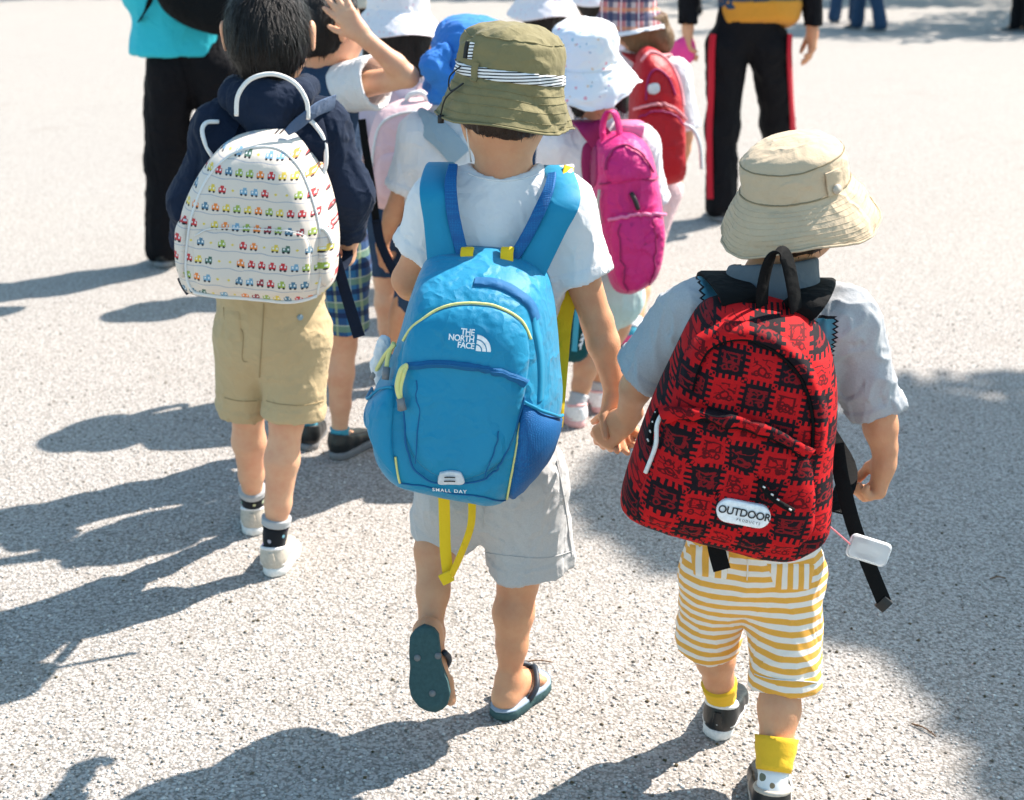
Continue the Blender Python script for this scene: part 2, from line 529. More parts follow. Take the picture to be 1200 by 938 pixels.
def striped(name, a, b, per, axis, duty=.52, wob=.006):
    m = MT(name, .88, .2, .15); o = m.coord(); xs = m.xyz(o)
    w = m.noise(o, 9, 2) - .5; f = m.noise(o, 800, 2)
    s = ((xs[axis] + w * wob) / per).fract()
    k = s.sstep(0.0, .07) * (s * -1.0 + 1.0).sstep(1 - duty - .07, 1 - duty + .0)
    m.col(m.mix(k * (f * .25 + .86), a, b)); n2 = m.noise(o, 60, 4); m.bump(n2 * .8 + f * .2, .0014, .7); M[name] = m.mat
striped('stripe_shorts', (.80, .74, .66), (.78, .38, .05), .0187, 2)
striped('stripe_pocket', (.80, .74, .66), (.78, .38, .05), .0180, 0)
striped('band_stripes', (.01, .01, .012), (.80, .82, .84), .0046, 2, .62, 0.0)

def plaid(name, base, cols, per):
    m = MT(name, .88, .2, .1); o = m.coord(); xs = m.xyz(o); c = base
    first = None
    for i, (cc, ax, ph, wd, st) in enumerate(cols):
        s = ((xs[ax] / per) + ph).fract(); k = s.lt(wd) * st
        c = m.mix(k, c, cc)
    m.col(c); m.bump(m.noise(o, 60, 4), .001, .5); M[name] = m.mat
plaid('plaid_blue', (.02, .075, .20), [((.03, .16, .33), 0, .1, .45, .7), ((.16, .28, .16), 2, .3, .30, .7), ((.30, .38, .22), 0, .55, .10, .8),
      ((.01, .02, .07), 2, .7, .22, .8), ((.40, .46, .40), 2, .05, .05, .8), ((.35, .45, .45), 0, .9, .05, .8)], .062)
plaid('plaid_red', (.50, .42, .42), [((.45, .05, .06), 0, .1, .45, .7), ((.03, .04, .10), 2, .3, .40, .8), ((.03, .04, .10), 0, .6, .25, .8),
      ((.60, .25, .12), 2, .8, .2, .7), ((.75, .7, .7), 0, .95, .06, .9)], .055)

def floral(name, base, seeds, scale):
    m = MT(name, .85, .2, .1); o = m.coord(); c = base
    for i, (cc, off, r) in enumerate(seeds):
        mp = m.nt.nodes.new('ShaderNodeMapping'); mp.inputs['Location'].default_value = (off, off * .7, off * 1.3); m.nt.links.new(o, mp.inputs[0])
        d = m.voro(mp.outputs[0], scale); w = m.noise(mp.outputs[0], scale * 5, 2)
        k = (d + (w - .5) * .22).sstep(r, r * .55)
        c = m.mix(k * .85, c, cc)
    m.col(c); m.bump(m.noise(o, 70, 4), .0015, .6); M[name] = m.mat
floral('floral_white', (.78, .79, .81), [((.78, .25, .30), 0, .20), ((.35, .55, .62), .31, .19), ((.45, .30, .45), .77, .12), ((.75, .55, .35), 1.31, .14), ((.30, .45, .60), 1.9, .13)], 34)
floral('floral_pale', (.77, .74, .76), [((.80, .50, .55), 0, .18), ((.55, .60, .68), .31, .15), ((.75, .6, .6), 1.2, .2)], 40)

# red and black jigsaw check with small line drawings
m = MT('jigsaw_print', .8, .15, .0); o = m.coord('UV'); u, v, _ = m.xyz(o)
ob = m.coord(); wz = m.noise(ob, 5, 2)
a_ = math.radians(-11)
U = (u * math.cos(a_) + v * math.sin(a_)) / .0430 + (wz - .5) * .25
W = (v * math.cos(a_) - u * math.sin(a_)) / .0392 + (wz - .5) * .2
tooth = lambda t: (t * 5.0).fract().gt(.5)
U2 = U + (tooth(W) - .5) * .15; W2 = W + (tooth(U) - .5) * .15
chk = (U2.floor() + W2.floor()).mod2()
fu = U.fract() - .5; fw = W.fract() - .5
cell = m.comb(U.floor(), W.floor(), 0.0)
rnd = m.white(cell)
inn = (fu.abs().max(fw.abs() * 1.15)).lt(.33)
pv = m.comb(fu * 1.0, fw * 1.3, rnd * 37.0)
nz = m.noise(pv, 3.2, 1.5)
line = ((nz - .5).abs()).lt(.035) * inn
r1 = ((fu * fu + (fw + .12) * (fw + .12)).m('SQRT') - .13).abs().lt(.028)
r2 = (((fu - .17) * (fu - .17) + (fw + .2) * (fw + .2)).m('SQRT') - .075).abs().lt(.026)
r3 = (((fu + .17) * (fu + .17) + (fw + .2) * (fw + .2)).m('SQRT') - .075).abs().lt(.026)
bx = (fu.abs() / 1.5).max((fw - .1).abs())
r4 = (bx - .15).abs().lt(.025)
pic = line.max(r2).max(r3).max(r4 * rnd.gt(.35)).max(r1 * rnd.lt(.45))
red = m.mix(m.noise(ob, 40, 3), (.40, .004, .009), (.58, .012, .013)); blk = m.mix(m.noise(ob, 60, 3), (.006, .004, .006), (.016, .009, .013))
base = m.mix(chk, red, blk)
drw = m.mix(chk, (.05, .004, .007), (.25, .008, .012))
c = m.mix(pic * .85, base, drw)
m.col(c); m.bump(m.noise(ob, 34, 4) * .9 + m.noise(ob, 900, 2) * .1, .003, .7); M['jigsaw_print'] = m.mat

# cream cloth printed with rows of small vehicles
m = MT('train_print', .82, .2, .1); o = m.coord('UV'); u, v, _ = m.xyz(o)
a_ = math.radians(-5.5)
U = (u * math.cos(a_) + v * math.sin(a_)) / .0195
Wr = (v * math.cos(a_) - u * math.sin(a_)) / .0325
row = Wr.floor(); fw = Wr.fract()
U = U + m.white(m.comb(row, 3.0, 1.0)) * 9.0
fu = U.fract() - .5
cell = m.comb(U.floor(), row, 0.0); rnd = m.white(cell); rnd2 = m.white(m.comb(U.floor(), row, 5.0))
body = (((fu.abs() - .34).max(((fw - .52).abs() - .13) * 1.95)).lt(0.0)).max((((fu + .05 - rnd2 * .2).abs() - .17).max(((fw - .64).abs() - .13) * 1.9)).lt(0.0))
body = body * rnd.gt(.16)
wheel = (((fu.abs() - .2) * (fu.abs() - .2) + ((fw - .37) * 1.95) * ((fw - .37) * 1.95)).m('SQRT')).lt(.115) * rnd.gt(.16)
win = ((fu.abs() - .17).abs().lt(.075)) * ((fw - .56).abs().lt(.055)) * rnd.gt(.16)
hue = m.ramp(rnd2, [(0, (.55, .02, .03)), (.2, (.80, .22, .03)), (.34, (.06, .18, .28)), (.5, (.30, .40, .06)), (.62, (.70, .52, .06)), (.74, (.16, .35, .50)), (.86, (.30, .015, .03)), (.95, (.05, .14, .10))], 'CONSTANT')
wav = ((fw - .16 + ((U * 2.6).sin()) * .035).abs()).lt(.028)
star = (fu.abs() + (fw - .55).abs() * 1.9).lt(.16) * rnd.lt(.16)
c = m.mix(m.noise(m.coord(), 8, 2), (.66, .58, .50), (.74, .67, .59))
c = m.mix(wav * .75, c, (.34, .36, .42)); c = m.mix(body * .95, c, hue); c = m.mix(win, c, (.72, .74, .72)); c = m.mix(wheel, c, (.03, .025, .03)); c = m.mix(star, c, (.70, .55, .10))
m.col(c); m.bump(m.noise(m.coord(), 30, 4), .003, .6); M['train_print'] = m.mat

# dotted sock, printed black sock
m = MT('sock_dots', .9, .2, .1); o = m.coord(); d = m.voro(o, 42); cc = m.voro(o, 42, out='Color')
m.col(m.mix(d.lt(.33), (.78, .78, .77), m.mix(.75, cc, (.03, .09, .07)))); M['sock_dots'] = m.mat
m = MT('sock_print', .9, .2, .1); o = m.coord(); d = m.voro(o, 55); cc = m.voro(o, 55, out='Color')
m.col(m.mix(d.lt(.25), (.010, .012, .016), m.mix(.5, cc, (.10, .25, .35)))); M['sock_print'] = m.mat

# mesh cloth
m = MT('blue_mesh', .6, .3); o = m.coord('Object', (1, 1, 1)); d = m.voro(o, 420, rnd=.2)
m.col(m.mix(d.sstep(.25, .5), (.007, .16, .40), (.004, .09, .28))); m.bump(d, .001, .8); M['blue_mesh'] = m.mat

# ground: pale exposed aggregate
m = MT('aggregate', .92, .15); o = m.coord()
wv = m.noise(o, 14, 3, col=True)
o2 = m.mix(.010, o, wv, 'ADD')
d1 = m.voro(o2, 160); c1 = m.voro(o2, 160, out='Color'); r1 = m.xyz(c1)[0]
d2 = m.voro(o2, 300); r2 = m.xyz(m.voro(o2, 300, out='Color'))[1]
n1 = m.noise(o, 105, 3, .65); n2 = m.noise(o, 3, 4); n3 = m.noise(o, .6, 4)
stone = m.ramp(r1 * .7 + r2 * .3, [(0, (.19, .175, .155)), (.2, (.33, .305, .28)), (.45, (.41, .388, .36)), (.8, (.465, .443, .415)), (1.0, (.56, .54, .51))])
pit_shade = (n1 * .85 + d1 * .30).sstep(.54, .68)
c = m.mix(pit_shade * .60, stone, (.105, .096, .08))  # shade inside the pits is painted into the ground colour
spot = m.noise(o, 1.7, 5, .65).sstep(.56, .72)
c = m.mix(spot * .22, c, (.24, .205, .165))
c = m.mix(n2.sstep(.4, .75) * .12, c, (.32, .29, .26)); c = m.mix(n3.sstep(.45, .7) * .10, c, (.44, .39, .34))
m.col(c); m.bump((d1 * -.8 + n1 * -1.0 + r1 * .5), .0042, .8); M['aggregate'] = m.mat
m = MT('pebbles', .85, .2); oi = m.nt.nodes.new('ShaderNodeNewGeometry'); rr = X(m.nt, oi.outputs['Random Per Island'])
m.col(m.ramp(rr, [(0, (.06, .055, .03)), (.04, (.12, .09, .05)), (.08, (.16, .15, .13)), (.22, (.36, .34, .31)), (.5, (.52, .49, .46)), (1, (.70, .68, .65))])); M['pebbles'] = m.mat
m = MT('bark', .9, .2); o = m.coord('Object', (9, 9, 2)); n = m.noise(o, 1.5, 5); m.col(m.mix(n, (.05, .035, .025), (.16, .12, .09))); m.bump(n, .02, .8); M['bark'] = m.mat
m = MT('leaves', .6, .3); oi = m.nt.nodes.new('ShaderNodeNewGeometry'); rr = X(m.nt, oi.outputs['Random Per Island'])
m.col(m.mix(rr, (.03, .075, .018), (.09, .15, .035))); M['leaves'] = m.mat

def printed_tee(name, c, rects, edge=(.012, .012, .015), fill=(.10, .34, .44)):
    """grey jersey with printed patches; rects = (x0, x1, z0, z1) in metres on the back"""
    m = MT(name, .85, .25, .06); o = m.coord(); x, y, z = m.xyz(o)
    n1 = m.noise(o, 9, 4); n3 = m.noise(o, 420, 2, .6); n2 = m.noise(o, 55, 4, .6); nw = m.noise(o, 30, 2)
    col = m.mix(((n1 - .5) * .2 + (n3 - .5) * .55 + .6).m('MINIMUM', 1.0, clamp=True), tuple(q * .55 for q in c), tuple(q * 1.12 for q in c))
    for x0, x1, z0, z1 in rects:
        zig = ((z * 130.0).fract() - .5).abs() * .012
        dx = (x - (x0 + x1) / 2).abs() - (x1 - x0) / 2 + zig; dz = (z - (z0 + z1) / 2).abs() - (z1 - z0) / 2
        d = dx.max(dz)
        col = m.mix(d.lt(.0), col, edge); col = m.mix(d.lt(-.004) * (nw * .35 + .62), col, fill)
    m.col(col); m.bump(n2 * .8 + n3 * .2, .002, .7); return m.mat
# ------------------------------------------------------------------ builders: hands, bodies, clothes
def hand(F, wrist, fwd, palm, right=True, size=1.0, curl=(.35, .4, .45, .5), thumb=.5, spread=.05, fk=.004):
    f = unit(fwd); n = np.asarray(palm, float); n = unit(n - f * np.dot(n, f))
    s = np.cross(f, n) * (1 if right else -1)
    w = np.asarray(wrist, float); z = size
    kn = []
    for i, (sx, lx) in enumerate(((.0185, .054), (.0065, .058), (-.0055, .055), (-.0165, .049))):
        k = w + (f * lx + s * sx) * z
        F.cone(w + s * sx * .55 * z + f * .006 * z, k, .0125 * z, .0095 * z, .010 * z)
        kn.append(k)
    F.cone(w - f * .02 * z, w + f * .012 * z, .0168 * z, .0172 * z, .012 * z, n, .8)
    for i, k in enumerate(kn):
        ln = (.046, .052, .048, .038)[i] * z; a = 0.; p = k
        sd = s * (1.5 - i) * spread
        for j, fr in enumerate((.44, .31, .25)):
            a += curl[i] * (1.0, 1.25, .8)[j]
            q = p + unit(f * math.cos(a) + n * math.sin(a) + sd) * ln * fr
            F.cone(p, q, (.0078, .0068, .0061)[j] * z, (.0068, .0061, .0054)[j] * z, fk * z)
            p = q
    p = w + (f * .012 + s * .016 + n * .004) * z
    d = unit(f * .75 + s * .62 + n * .35); q = p + d * .026 * z
    F.cone(p, q, .0115 * z, .0085 * z, .009 * z); p = q
    d = unit(d * (1 - thumb) + (f * .8 - s * .25 + n * .6) * thumb + f * .2); q = p + d * .020 * z
    F.cone(p, q, .0082 * z, .0072 * z, fk * z); p = q
    d = unit(d + f * .25); F.cone(p, p + d * .016 * z, .0072 * z, .0058 * z, fk * z)

def joints(base, ht, yaw=0.0, stride=0.08, lead='R', arm_fwd=0.0):
    """standing/walking skeleton; yaw 0 walks along +Y"""
    fw = V(-math.sin(yaw), math.cos(yaw), 0); rt = V(math.cos(yaw), math.sin(yaw), 0); b = np.asarray(base, float); b = V(b[0], b[1], 0)
    at = lambda x, y, z: b + rt * x * ht + fw * y * ht + UP * z * ht
    kid = ht < 1.35
    j = dict(fw=fw, rt=rt, pelvis=at(0, 0, .47), belly=at(0, .01, .57), chest=at(0, .005, .69), neck=at(0, .0, .79 if kid else .82),
             head=at(0, .02, .905 if kid else .93))
    for sd, sg in (('L', -1), ('R', 1)):
        ld = 1 if sd == lead else -1
        j['sh' + sd] = at(sg * .096, 0, .755 if kid else .80); j['el' + sd] = at(sg * .13, -.01 - ld * .03 + arm_fwd, .59 if kid else .61)
        j['wr' + sd] = at(sg * .13, .04 - ld * .05 + arm_fwd * 2, .45 if kid else .47)
        j['hip' + sd] = at(sg * .055, 0, .455); y = stride * ld
        j['kn' + sd] = at(sg * .055, y * .7 + .02, .25); j['an' + sd] = at(sg * .055, y, .055)
        j['hd' + sd] = fw
        j['fd' + sd] = fw
    return j

def body(root, j, s=1.0, h=.004, mat='skin', hands=None, feet=False, arms=True, ears=True, legr=1.0, face=True):
    """one continuous skin surface: head, neck, trunk, arms with hands, legs (and bare feet)"""
    F = SDF(); fw, rt = j['fw'], j['rt']; j['s'] = s; j['legr'] = legr
    F.chain([(j['pelvis'], .072 * s), (j['belly'], .066 * s), (j['chest'], .075 * s), (j['neck'] - UP * .025 * s, .05 * s)], .03 * s, fw, .75)
    F.cone(j['shL'], j['shR'], .032 * s, .032 * s, .03 * s)
    hd = j['head']; up = unit(hd - j['neck'])
    F.cone(j['neck'] - up * .02 * s, hd - fw * .012 * s - up * .03 * s, .043 * s, .040 * s, .02 * s)
    hu = j.get('headup', UP); hf = j.get('headfw', fw); hr = np.cross(hf, hu)
    R = np.stack([hr, hf, hu], 1)
    F.ell(hd, (.072 * s, .085 * s, .090 * s), R, .02 * s)
    F.ell(hd + hf * .028 * s - hu * .048 * s, (.052 * s, .052 * s, .048 * s), R, .03 * s)
    if face:
        F.cone(hd + hf * .080 * s + hu * .005 * s, hd + hf * .098 * s - hu * .020 * s, .006 * s, .0095 * s, .012 * s)
        for g in (-1, 1):
            F.ball(hd + hf * .083 * s + hr * g * .028 * s + hu * .005 * s, .0085 * s, .006 * s, 's')
            F.ball(hd + hf * .068 * s + hr * g * .036 * s - hu * .028 * s, .018 * s, .02 * s)
        F.cone(hd + hf * .081 * s - hu * .047 * s - hr * .014 * s, hd + hf * .081 * s - hu * .047 * s + hr * .014 * s, .0055 * s, .0055 * s, .006 * s)
    if ears:
        for g in (-1, 1):
            e = hd + hr * g * .080 * s - hu * .008 * s - hf * .004 * s
            F.cone(e + hu * .014 * s - hf * .004 * s, e - hu * .016 * s, .0165 * s, .010 * s, .006 * s, hr, .45)
    for sd in 'LR':
        if arms:
            F.chain([(j['sh' + sd], .035 * s), (j['el' + sd], .0245 * s)], .02 * s)
            e, w = j['el' + sd], j['wr' + sd]
            F.chain([(e, .024 * s), (e + (w - e) * .28, .0252 * s), (w, .0165 * s)], .012 * s)
            hh = (hands or {}).get(sd)
            if hh is None: hh = dict(fwd=unit(w - e), palm=-rt if sd == 'R' else rt)
            hand(F, w, hh['fwd'], hh['palm'], sd == 'R', hh.get('size', s), hh.get('curl', (.3, .35, .4, .45)), hh.get('thumb', .5), hh.get('spread', .05))
        hp, kn, an = j['hip' + sd], j['kn' + sd], j['an' + sd]
        F.chain([(hp, .066 * s * legr), (hp + (kn - hp) * .5, .054 * s * legr), (kn, .040 * s * legr)], .02 * s)
        back = -j['fd' + sd]
        F.chain([(kn, .0365 * s * legr), (kn + (an - kn) * .30 + back * .007 * s, .0390 * s * legr), (kn + (an - kn) * .65 + back * .002 * s, .0298 * s * legr), (an, .021 * s * legr)], .012 * s)
        fd = j['fd' + sd]; fu = j.get('fu' + sd, UP)
        if feet:
            fr = np.cross(fd, fu)
            hl = an - fu * .030 * s - fd * .016 * s
            F.cone(an, hl, .0215 * s, .0195 * s, .010 * s)
            ball = an + fd * .068 * s - fu * .036 * s
            F.cone(an - fu * .008 * s, ball, .022 * s, .014 * s, .018 * s)
            F.cone(hl, ball - fr * .014 * s, .0185 * s, .015 * s, .015 * s); F.cone(hl, ball + fr * .014 * s, .0185 * s, .015 * s, .015 * s)
            for i in range(5):
                o = (i - 2) * .0125 * s * (1 if sd == 'R' else -1)
                t0 = ball + fr * o; t1 = t0 + fd * (.034 - .005 * i) * s - fu * .004 * s
                F.cone(t0, t1, .009 * s, (.0095 if i == 0 else .0072) * s, .004 * s)
        else:
            F.cone(an, an + fd * .06 * s - fu * .03 * s, .022 * s, .018 * s, .01 * s)
    return sdf_obj('body', F, h, M[mat], root)

def open_end(T, b, d, r, wall=.005):
    """bite the rounded end of a sleeve or trouser leg off flat and hollow it"""
    T.cone(b + d * r * 1.1, b + d * r * 1.1 + d * .0001, r * 2, r * 2, .003, d, .55, 's')
    T.cone(b - d * .045, b + d * .06, r - wall - .006, r - wall + .001, .004, None, 1, 's')

def shirt(root, j, mat, s=1.0, h=.004, name='t_shirt', slv=(.72, .72), sr=(.046, .058), tw=(.100, .098, .102), hem=None, long=False, amp=.004, seed=0., neck=.052, sleeve_mat=None, flat=.74, fr=(20, 20, 9)):
    F = SDF(); fw, rt = j['fw'], j['rt']
    pel = j['pelvis'] if hem is None else hem
    S2 = SDF() if sleeve_mat else None; hems = []
    for i, sd in enumerate('LR'):
        a, e, w = j['sh' + sd], j['el' + sd], j['wr' + sd]; t = slv[i]
        T = S2 if sleeve_mat else F
        if long:
            d = unit(w - e); b = e + (w - e) * .93; r = sr[1] * s * .70
            T.chain([(a, sr[0] * s), (e, sr[1] * s * .86), (b, r)], .03 * s)
        else:
            d = unit(e - a); b = a + (e - a) * t; r = sr[1] * s
            T.cone(a, b, sr[0] * s, r, .03 * s)
        open_end(T, b, d, r, .005 if not long else .004); hems.append((b, d, r, .016 if not long else .03))
    F.chain([(pel, tw[0] * s), (j['belly'], tw[1] * s), (j['chest'] + UP * .01, tw[2] * s)], .03 * s, fw, flat)
    F.cone(j['shL'] - UP * .004, j['shR'] - UP * .004, .047 * s, .047 * s, .045 * s)
    F.cone(j['chest'], j['neck'] - UP * .022 * s, .09 * s, .056 * s, .04 * s, fw, .85)
    F.plane(pel, -unit(j['belly'] - pel) if hem is None else -UP, .004)
    F.cone(j['neck'] + UP * .026 * s, j['head'] + UP * .03, neck * .94 * s, neck * 1.05 * s, .006, None, 1, 's')
    o = sdf_obj(name, F, h, mat, root, amp, fr, seed, hems=() if sleeve_mat else hems)
    if sleeve_mat: sdf_obj('sleeve', S2, h, sleeve_mat, root, amp, (20, 20, 9), seed + 3, hems=hems)
    return o

def shorts(root, j, mat, ends, s=1.0, h=.004, name='shorts', waist=.098, rr=(.082, .078), amp=.005, seed=5., fr=(18, 18, 12), flat=.8, top=None, er=None):
    """ends: {'L': hem centre, 'R': hem centre}"""
    F = SDF(); fw = j['fw']; top = j['pelvis'] + UP * .05 * s if top is None else top; hems = []
    for sd in sorted('LR', key=lambda q: -ends[q][2]):
        e = np.asarray(ends[sd], float); hp = j['hip' + sd] - UP * .01; d = unit(e - hp); r = (er[sd] if er else rr[1]) * s
        F.cone(hp, e, rr[0] * s, r, .005 * s)
        open_end(F, e, d, r, .006); hems.append((e, d, r, .022))
    F.chain([(top, waist * s), (j['pelvis'] - UP * .02 * s, waist * 1.04 * s)], .03 * s, fw, flat)
    F.plane(top + UP * .03, UP)
    return sdf_obj(name, F, h, mat, root, amp, fr, seed, hems=hems)

def trousers(root, j, mat, s=1.0, h=.008, rr=(.088, .066, .075), name='trousers', waist=.125):
    F = SDF(); fw = j['fw']
    F.chain([(j['pelvis'] + UP * .08 * s, waist * s), (j['pelvis'], waist * 1.08 * s)], .04 * s, fw, .78)
    for sd in 'LR':
        F.chain([(j['hip' + sd], rr[0] * s), (j['kn' + sd], rr[1] * s), (j['an' + sd] - UP * .01, rr[2] * s)], .03 * s)
    F.plane(V(0, 0, .022), -UP)
    return sdf_obj(name, F, h, mat, root, .013, (13, 13, 7), 2.)

def outline_foot(L, W, n=40):
    t = np.linspace(0, 1, n)
    hw = W / 2 * np.interp(t, [0, .04, .12, .3, .45, .65, .8, .92, .98, 1], [.0, .45, .72, .78, .78, .98, .98, .72, .36, .0])
    cx = W * .08 * np.sin(t * math.pi)
    return t * L, hw, cx
def foot_sole(root, name, heel, fd, fu, L, W, th, mat, left=False, bot=0.0):
    fd = unit(fd); fr = unit(np.cross(fd, fu)); fu = np.cross(fr, fd); g = -1 if left else 1
    y, hw, cx = outline_foot(L, W)
    ring = [(cx[i] * g + hw[i], y[i]) for i in range(len(y))] + [(cx[i] * g - hw[i], y[i]) for i in range(len(y) - 2, 0, -1)]
    ring = np.array(ring); c = ring.mean(0); vs = []; n = len(ring); fs = []
    prof = [(.0, .80), (.0, .96), (.003, 1.0), (th - .003, 1.0), (th, .96), (th, .80)]
    for z, k in prof:
        r = c + (ring - c) * k
        for a, b in r: vs.append(np.asarray(heel) + fr * a + fd * b + fu * (z + bot))
    for i in range(len(prof) - 1):
        for k in range(n): fs.append((i * n + k, i * n + (k + 1) % n, (i + 1) * n + (k + 1) % n, (i + 1) * n + k))
    fs.append(tuple(range(n - 1, -1, -1))); fs.append(tuple((len(prof) - 1) * n + k for k in range(n)))
    return mk(name, vs, fs, mat, root, auto=60)
def shoe(root, heel, fd, mu, ms, L=.17, W=.068, fu=UP, col=.062, left=False, th=.02, h=.0028, trim=None, ankle=None):
    fd = unit(fd); fr = unit(np.cross(fd, fu)); fu = np.cross(fr, fd); H = np.asarray(heel, float)
    at = lambda x, y, z: H + fr * x + fd * y + fu * z
    F = SDF(); k = W / .068
    F.chain([(at(0, .032 * k, .036 * k), .0275 * k), (at(0, .07 * k, .034 * k), .029 * k), (at(0, L * .68, .024 * k), .029 * k), (at(0, L - .030 * k, .022 * k), .024 * k)], .02)
    F.cone(at(0, .032 * k, .030 * k), at(0, .036 * k, col * k), .0275 * k, .0295 * k, .012)
    F.plane(at(0, 0, th * .6), -fu, .003)
    F.plane(at(0, .03 * k, col * k), unit(fu + fd * .25), .003)
    F.cone(at(0, .036 * k, .045 * k), at(0, .036 * k, .13 * k), .0235 * k, .026 * k, .004, None, 1, 's')
    o = sdf_obj('shoe', F, h, mu, root, .0008, (60, 60, 60))
    foot_sole(o, 'sole', H + fd * .0, fd, fu, L, W * 1.06, th, ms, left)
    if trim is not None:
        t = np.linspace(0, 2 * math.pi, 25)[:-1]
        mk('collar', *tube_vf(np.array([at(.0265 * k * math.cos(x), .036 * k + .0265 * k * math.sin(x), col * k - .25 * (.006 * k + .0265 * k * math.sin(x)) - .001) for x in t]), .0042 * k, 7, closed=True), trim, o)
        lp = [at(-.0315 * k, .10 * k, .022 * k), at(-.0325 * k, .06 * k, .030 * k), at(-.026 * k, .020 * k, .026 * k), at(0, .0035 * k, .034 * k), at(.026 * k, .020 * k, .026 * k), at(.0325 * k, .06 * k, .030 * k), at(.0315 * k, .10 * k, .022 * k)]
        tube('side_line', lp, .0022 * k, trim, o, sm=5)
        ribbon('heel_tab', [at(0, .0045 * k, .026 * k), at(0, .0030 * k, .042 * k), at(0, .0035 * k, .058 * k)], fr, [.020 * k, .016 * k, .012 * k], .004 * k, mu, o, sm=4)
    return o
def sock(root, pts, r, mat, name='sock', frill=False):
    p = catmull(pts, 6); rr = np.interp(np.linspace(0, 1, len(p)), np.linspace(0, 1, len(r)), r)
    rr = rr + .0009 * np.sin(np.arange(len(p)) * 2.3)
    return mk(name, *tube_vf(p, rr, 20), mat, root)

def rotm(axis, a):
    x, y, z = unit(axis); c, s_ = math.cos(a), math.sin(a); Cc = 1 - c
    return np.array([[c + x * x * Cc, x * y * Cc - z * s_, x * z * Cc + y * s_], [y * x * Cc + z * s_, c + y * y * Cc, y * z * Cc - x * s_], [z * x * Cc - y * s_, z * y * Cc + x * s_, c + z * z * Cc]])

class Hat:
    """bucket hat: rings of (radius, height) from the brim edge up; th=0 right, pi/2 forward, -pi/2 back"""
    def __init__(s, root, name, c, up, fw, rings, depth, mat, amp=.004, seed=0., wave=.004, waves=5, lining=None, parent_name=None, sag=None):
        s.up = unit(up); s.rt = unit(np.cross(fw, s.up)); s.fw = np.cross(s.up, s.rt); s.c = np.asarray(c, float)
        s.rings = catmull(np.array(rings, float), 6); s.depth = depth; s.amp = amp; s.seed = seed; s.wave = wave; s.waves = waves; s.sag = sag
        nT = 110; th = np.arange(nT) * 2 * math.pi / nT; m = len(s.rings)
        vs = np.concatenate([s.pt(th, i / (m - 1)) for i in range(m - 1)] + [s.pt(np.zeros(1), 1.0)])
        fs = [(i * nT + k, i * nT + (k + 1) % nT, (i + 1) * nT + (k + 1) % nT, (i + 1) * nT + k) for i in range(m - 2) for k in range(nT)]
        top = len(vs) - 1
        fs += [((m - 2) * nT + k, (m - 2) * nT + (k + 1) % nT, top) for k in range(nT)]
        s.obj = mk(name, vs, fs, mat, root)
        # underside
        b = [s.pt(th, 0.0, -.0005), s.pt(th, 0.0, -.003) - s.up * .002, s.pt(th, .10, -.005) - s.up * .001, s.pt(th, .30, -.007)]
        vs = np.concatenate(b); fs = [(i * nT + (k + 1) % nT, i * nT + k, (i + 1) * nT + k, (i + 1) * nT + (k + 1) % nT) for i in range(3) for k in range(nT)]
        mk('lining', vs, fs, lining or mat, s.obj)
    def pt(s, th, u, off=0.0):
        th = np.atleast_1d(th); m = len(s.rings) - 1
        i = min(int(u * m), m - 1); f = u * m - i
        r, z = s.rings[i] * (1 - f) + s.rings[i + 1] * f
        brim = max(0.0, 1 - u / .35)
        z = z + s.wave * brim * np.sin(th * s.waves + s.seed) + (s.sag(th) * brim if s.sag else 0)
        r = r + off
        p = s.c + np.cos(th)[:, None] * s.rt * r + np.sin(th)[:, None] * s.fw * r * s.depth + np.multiply.outer(np.broadcast_to(z, th.shape), s.up)
        nz = folds(p - s.c, (26, 26, 34), s.seed + 3.3) * s.amp * (.25 + .75 * min(1, max(0, (1 - u)) * 3))
        d = p - s.c; d = d / (np.linalg.norm(d, axis=1, keepdims=True) + 1e-9)
        return p + d * nz[:, None]
    def ring(s, name, u, r, mat, off=.0008, n=110, flat=1.0):
        th = np.arange(n) * 2 * math.pi / n
        return mk(name, *tube_vf(s.pt(th, u, off), r, 5, closed=True, flat=flat), mat, s.obj)
    def band(s, name, u0, u1, mat, off=.002, uvs=False, k=5):
        n = 110; th = np.arange(n) * 2 * math.pi / n
        rows = [s.pt(th, u0, -.002)] + [s.pt(th, u0 + (u1 - u0) * i / k, off) for i in range(k + 1)] + [s.pt(th, u1, -.002)]
        vs = np.concatenate(rows); q = len(rows)
        fs = [(i * n + a, i * n + (a + 1) % n, (i + 1) * n + (a + 1) % n, (i + 1) * n + a) for i in range(q - 1) for a in range(n)]
        uv = np.concatenate([np.stack([th, np.full(n, i / (q - 1))], 1) for i in range(q)])
        return mk(name, vs, fs, mat, s.obj, uv=uv)

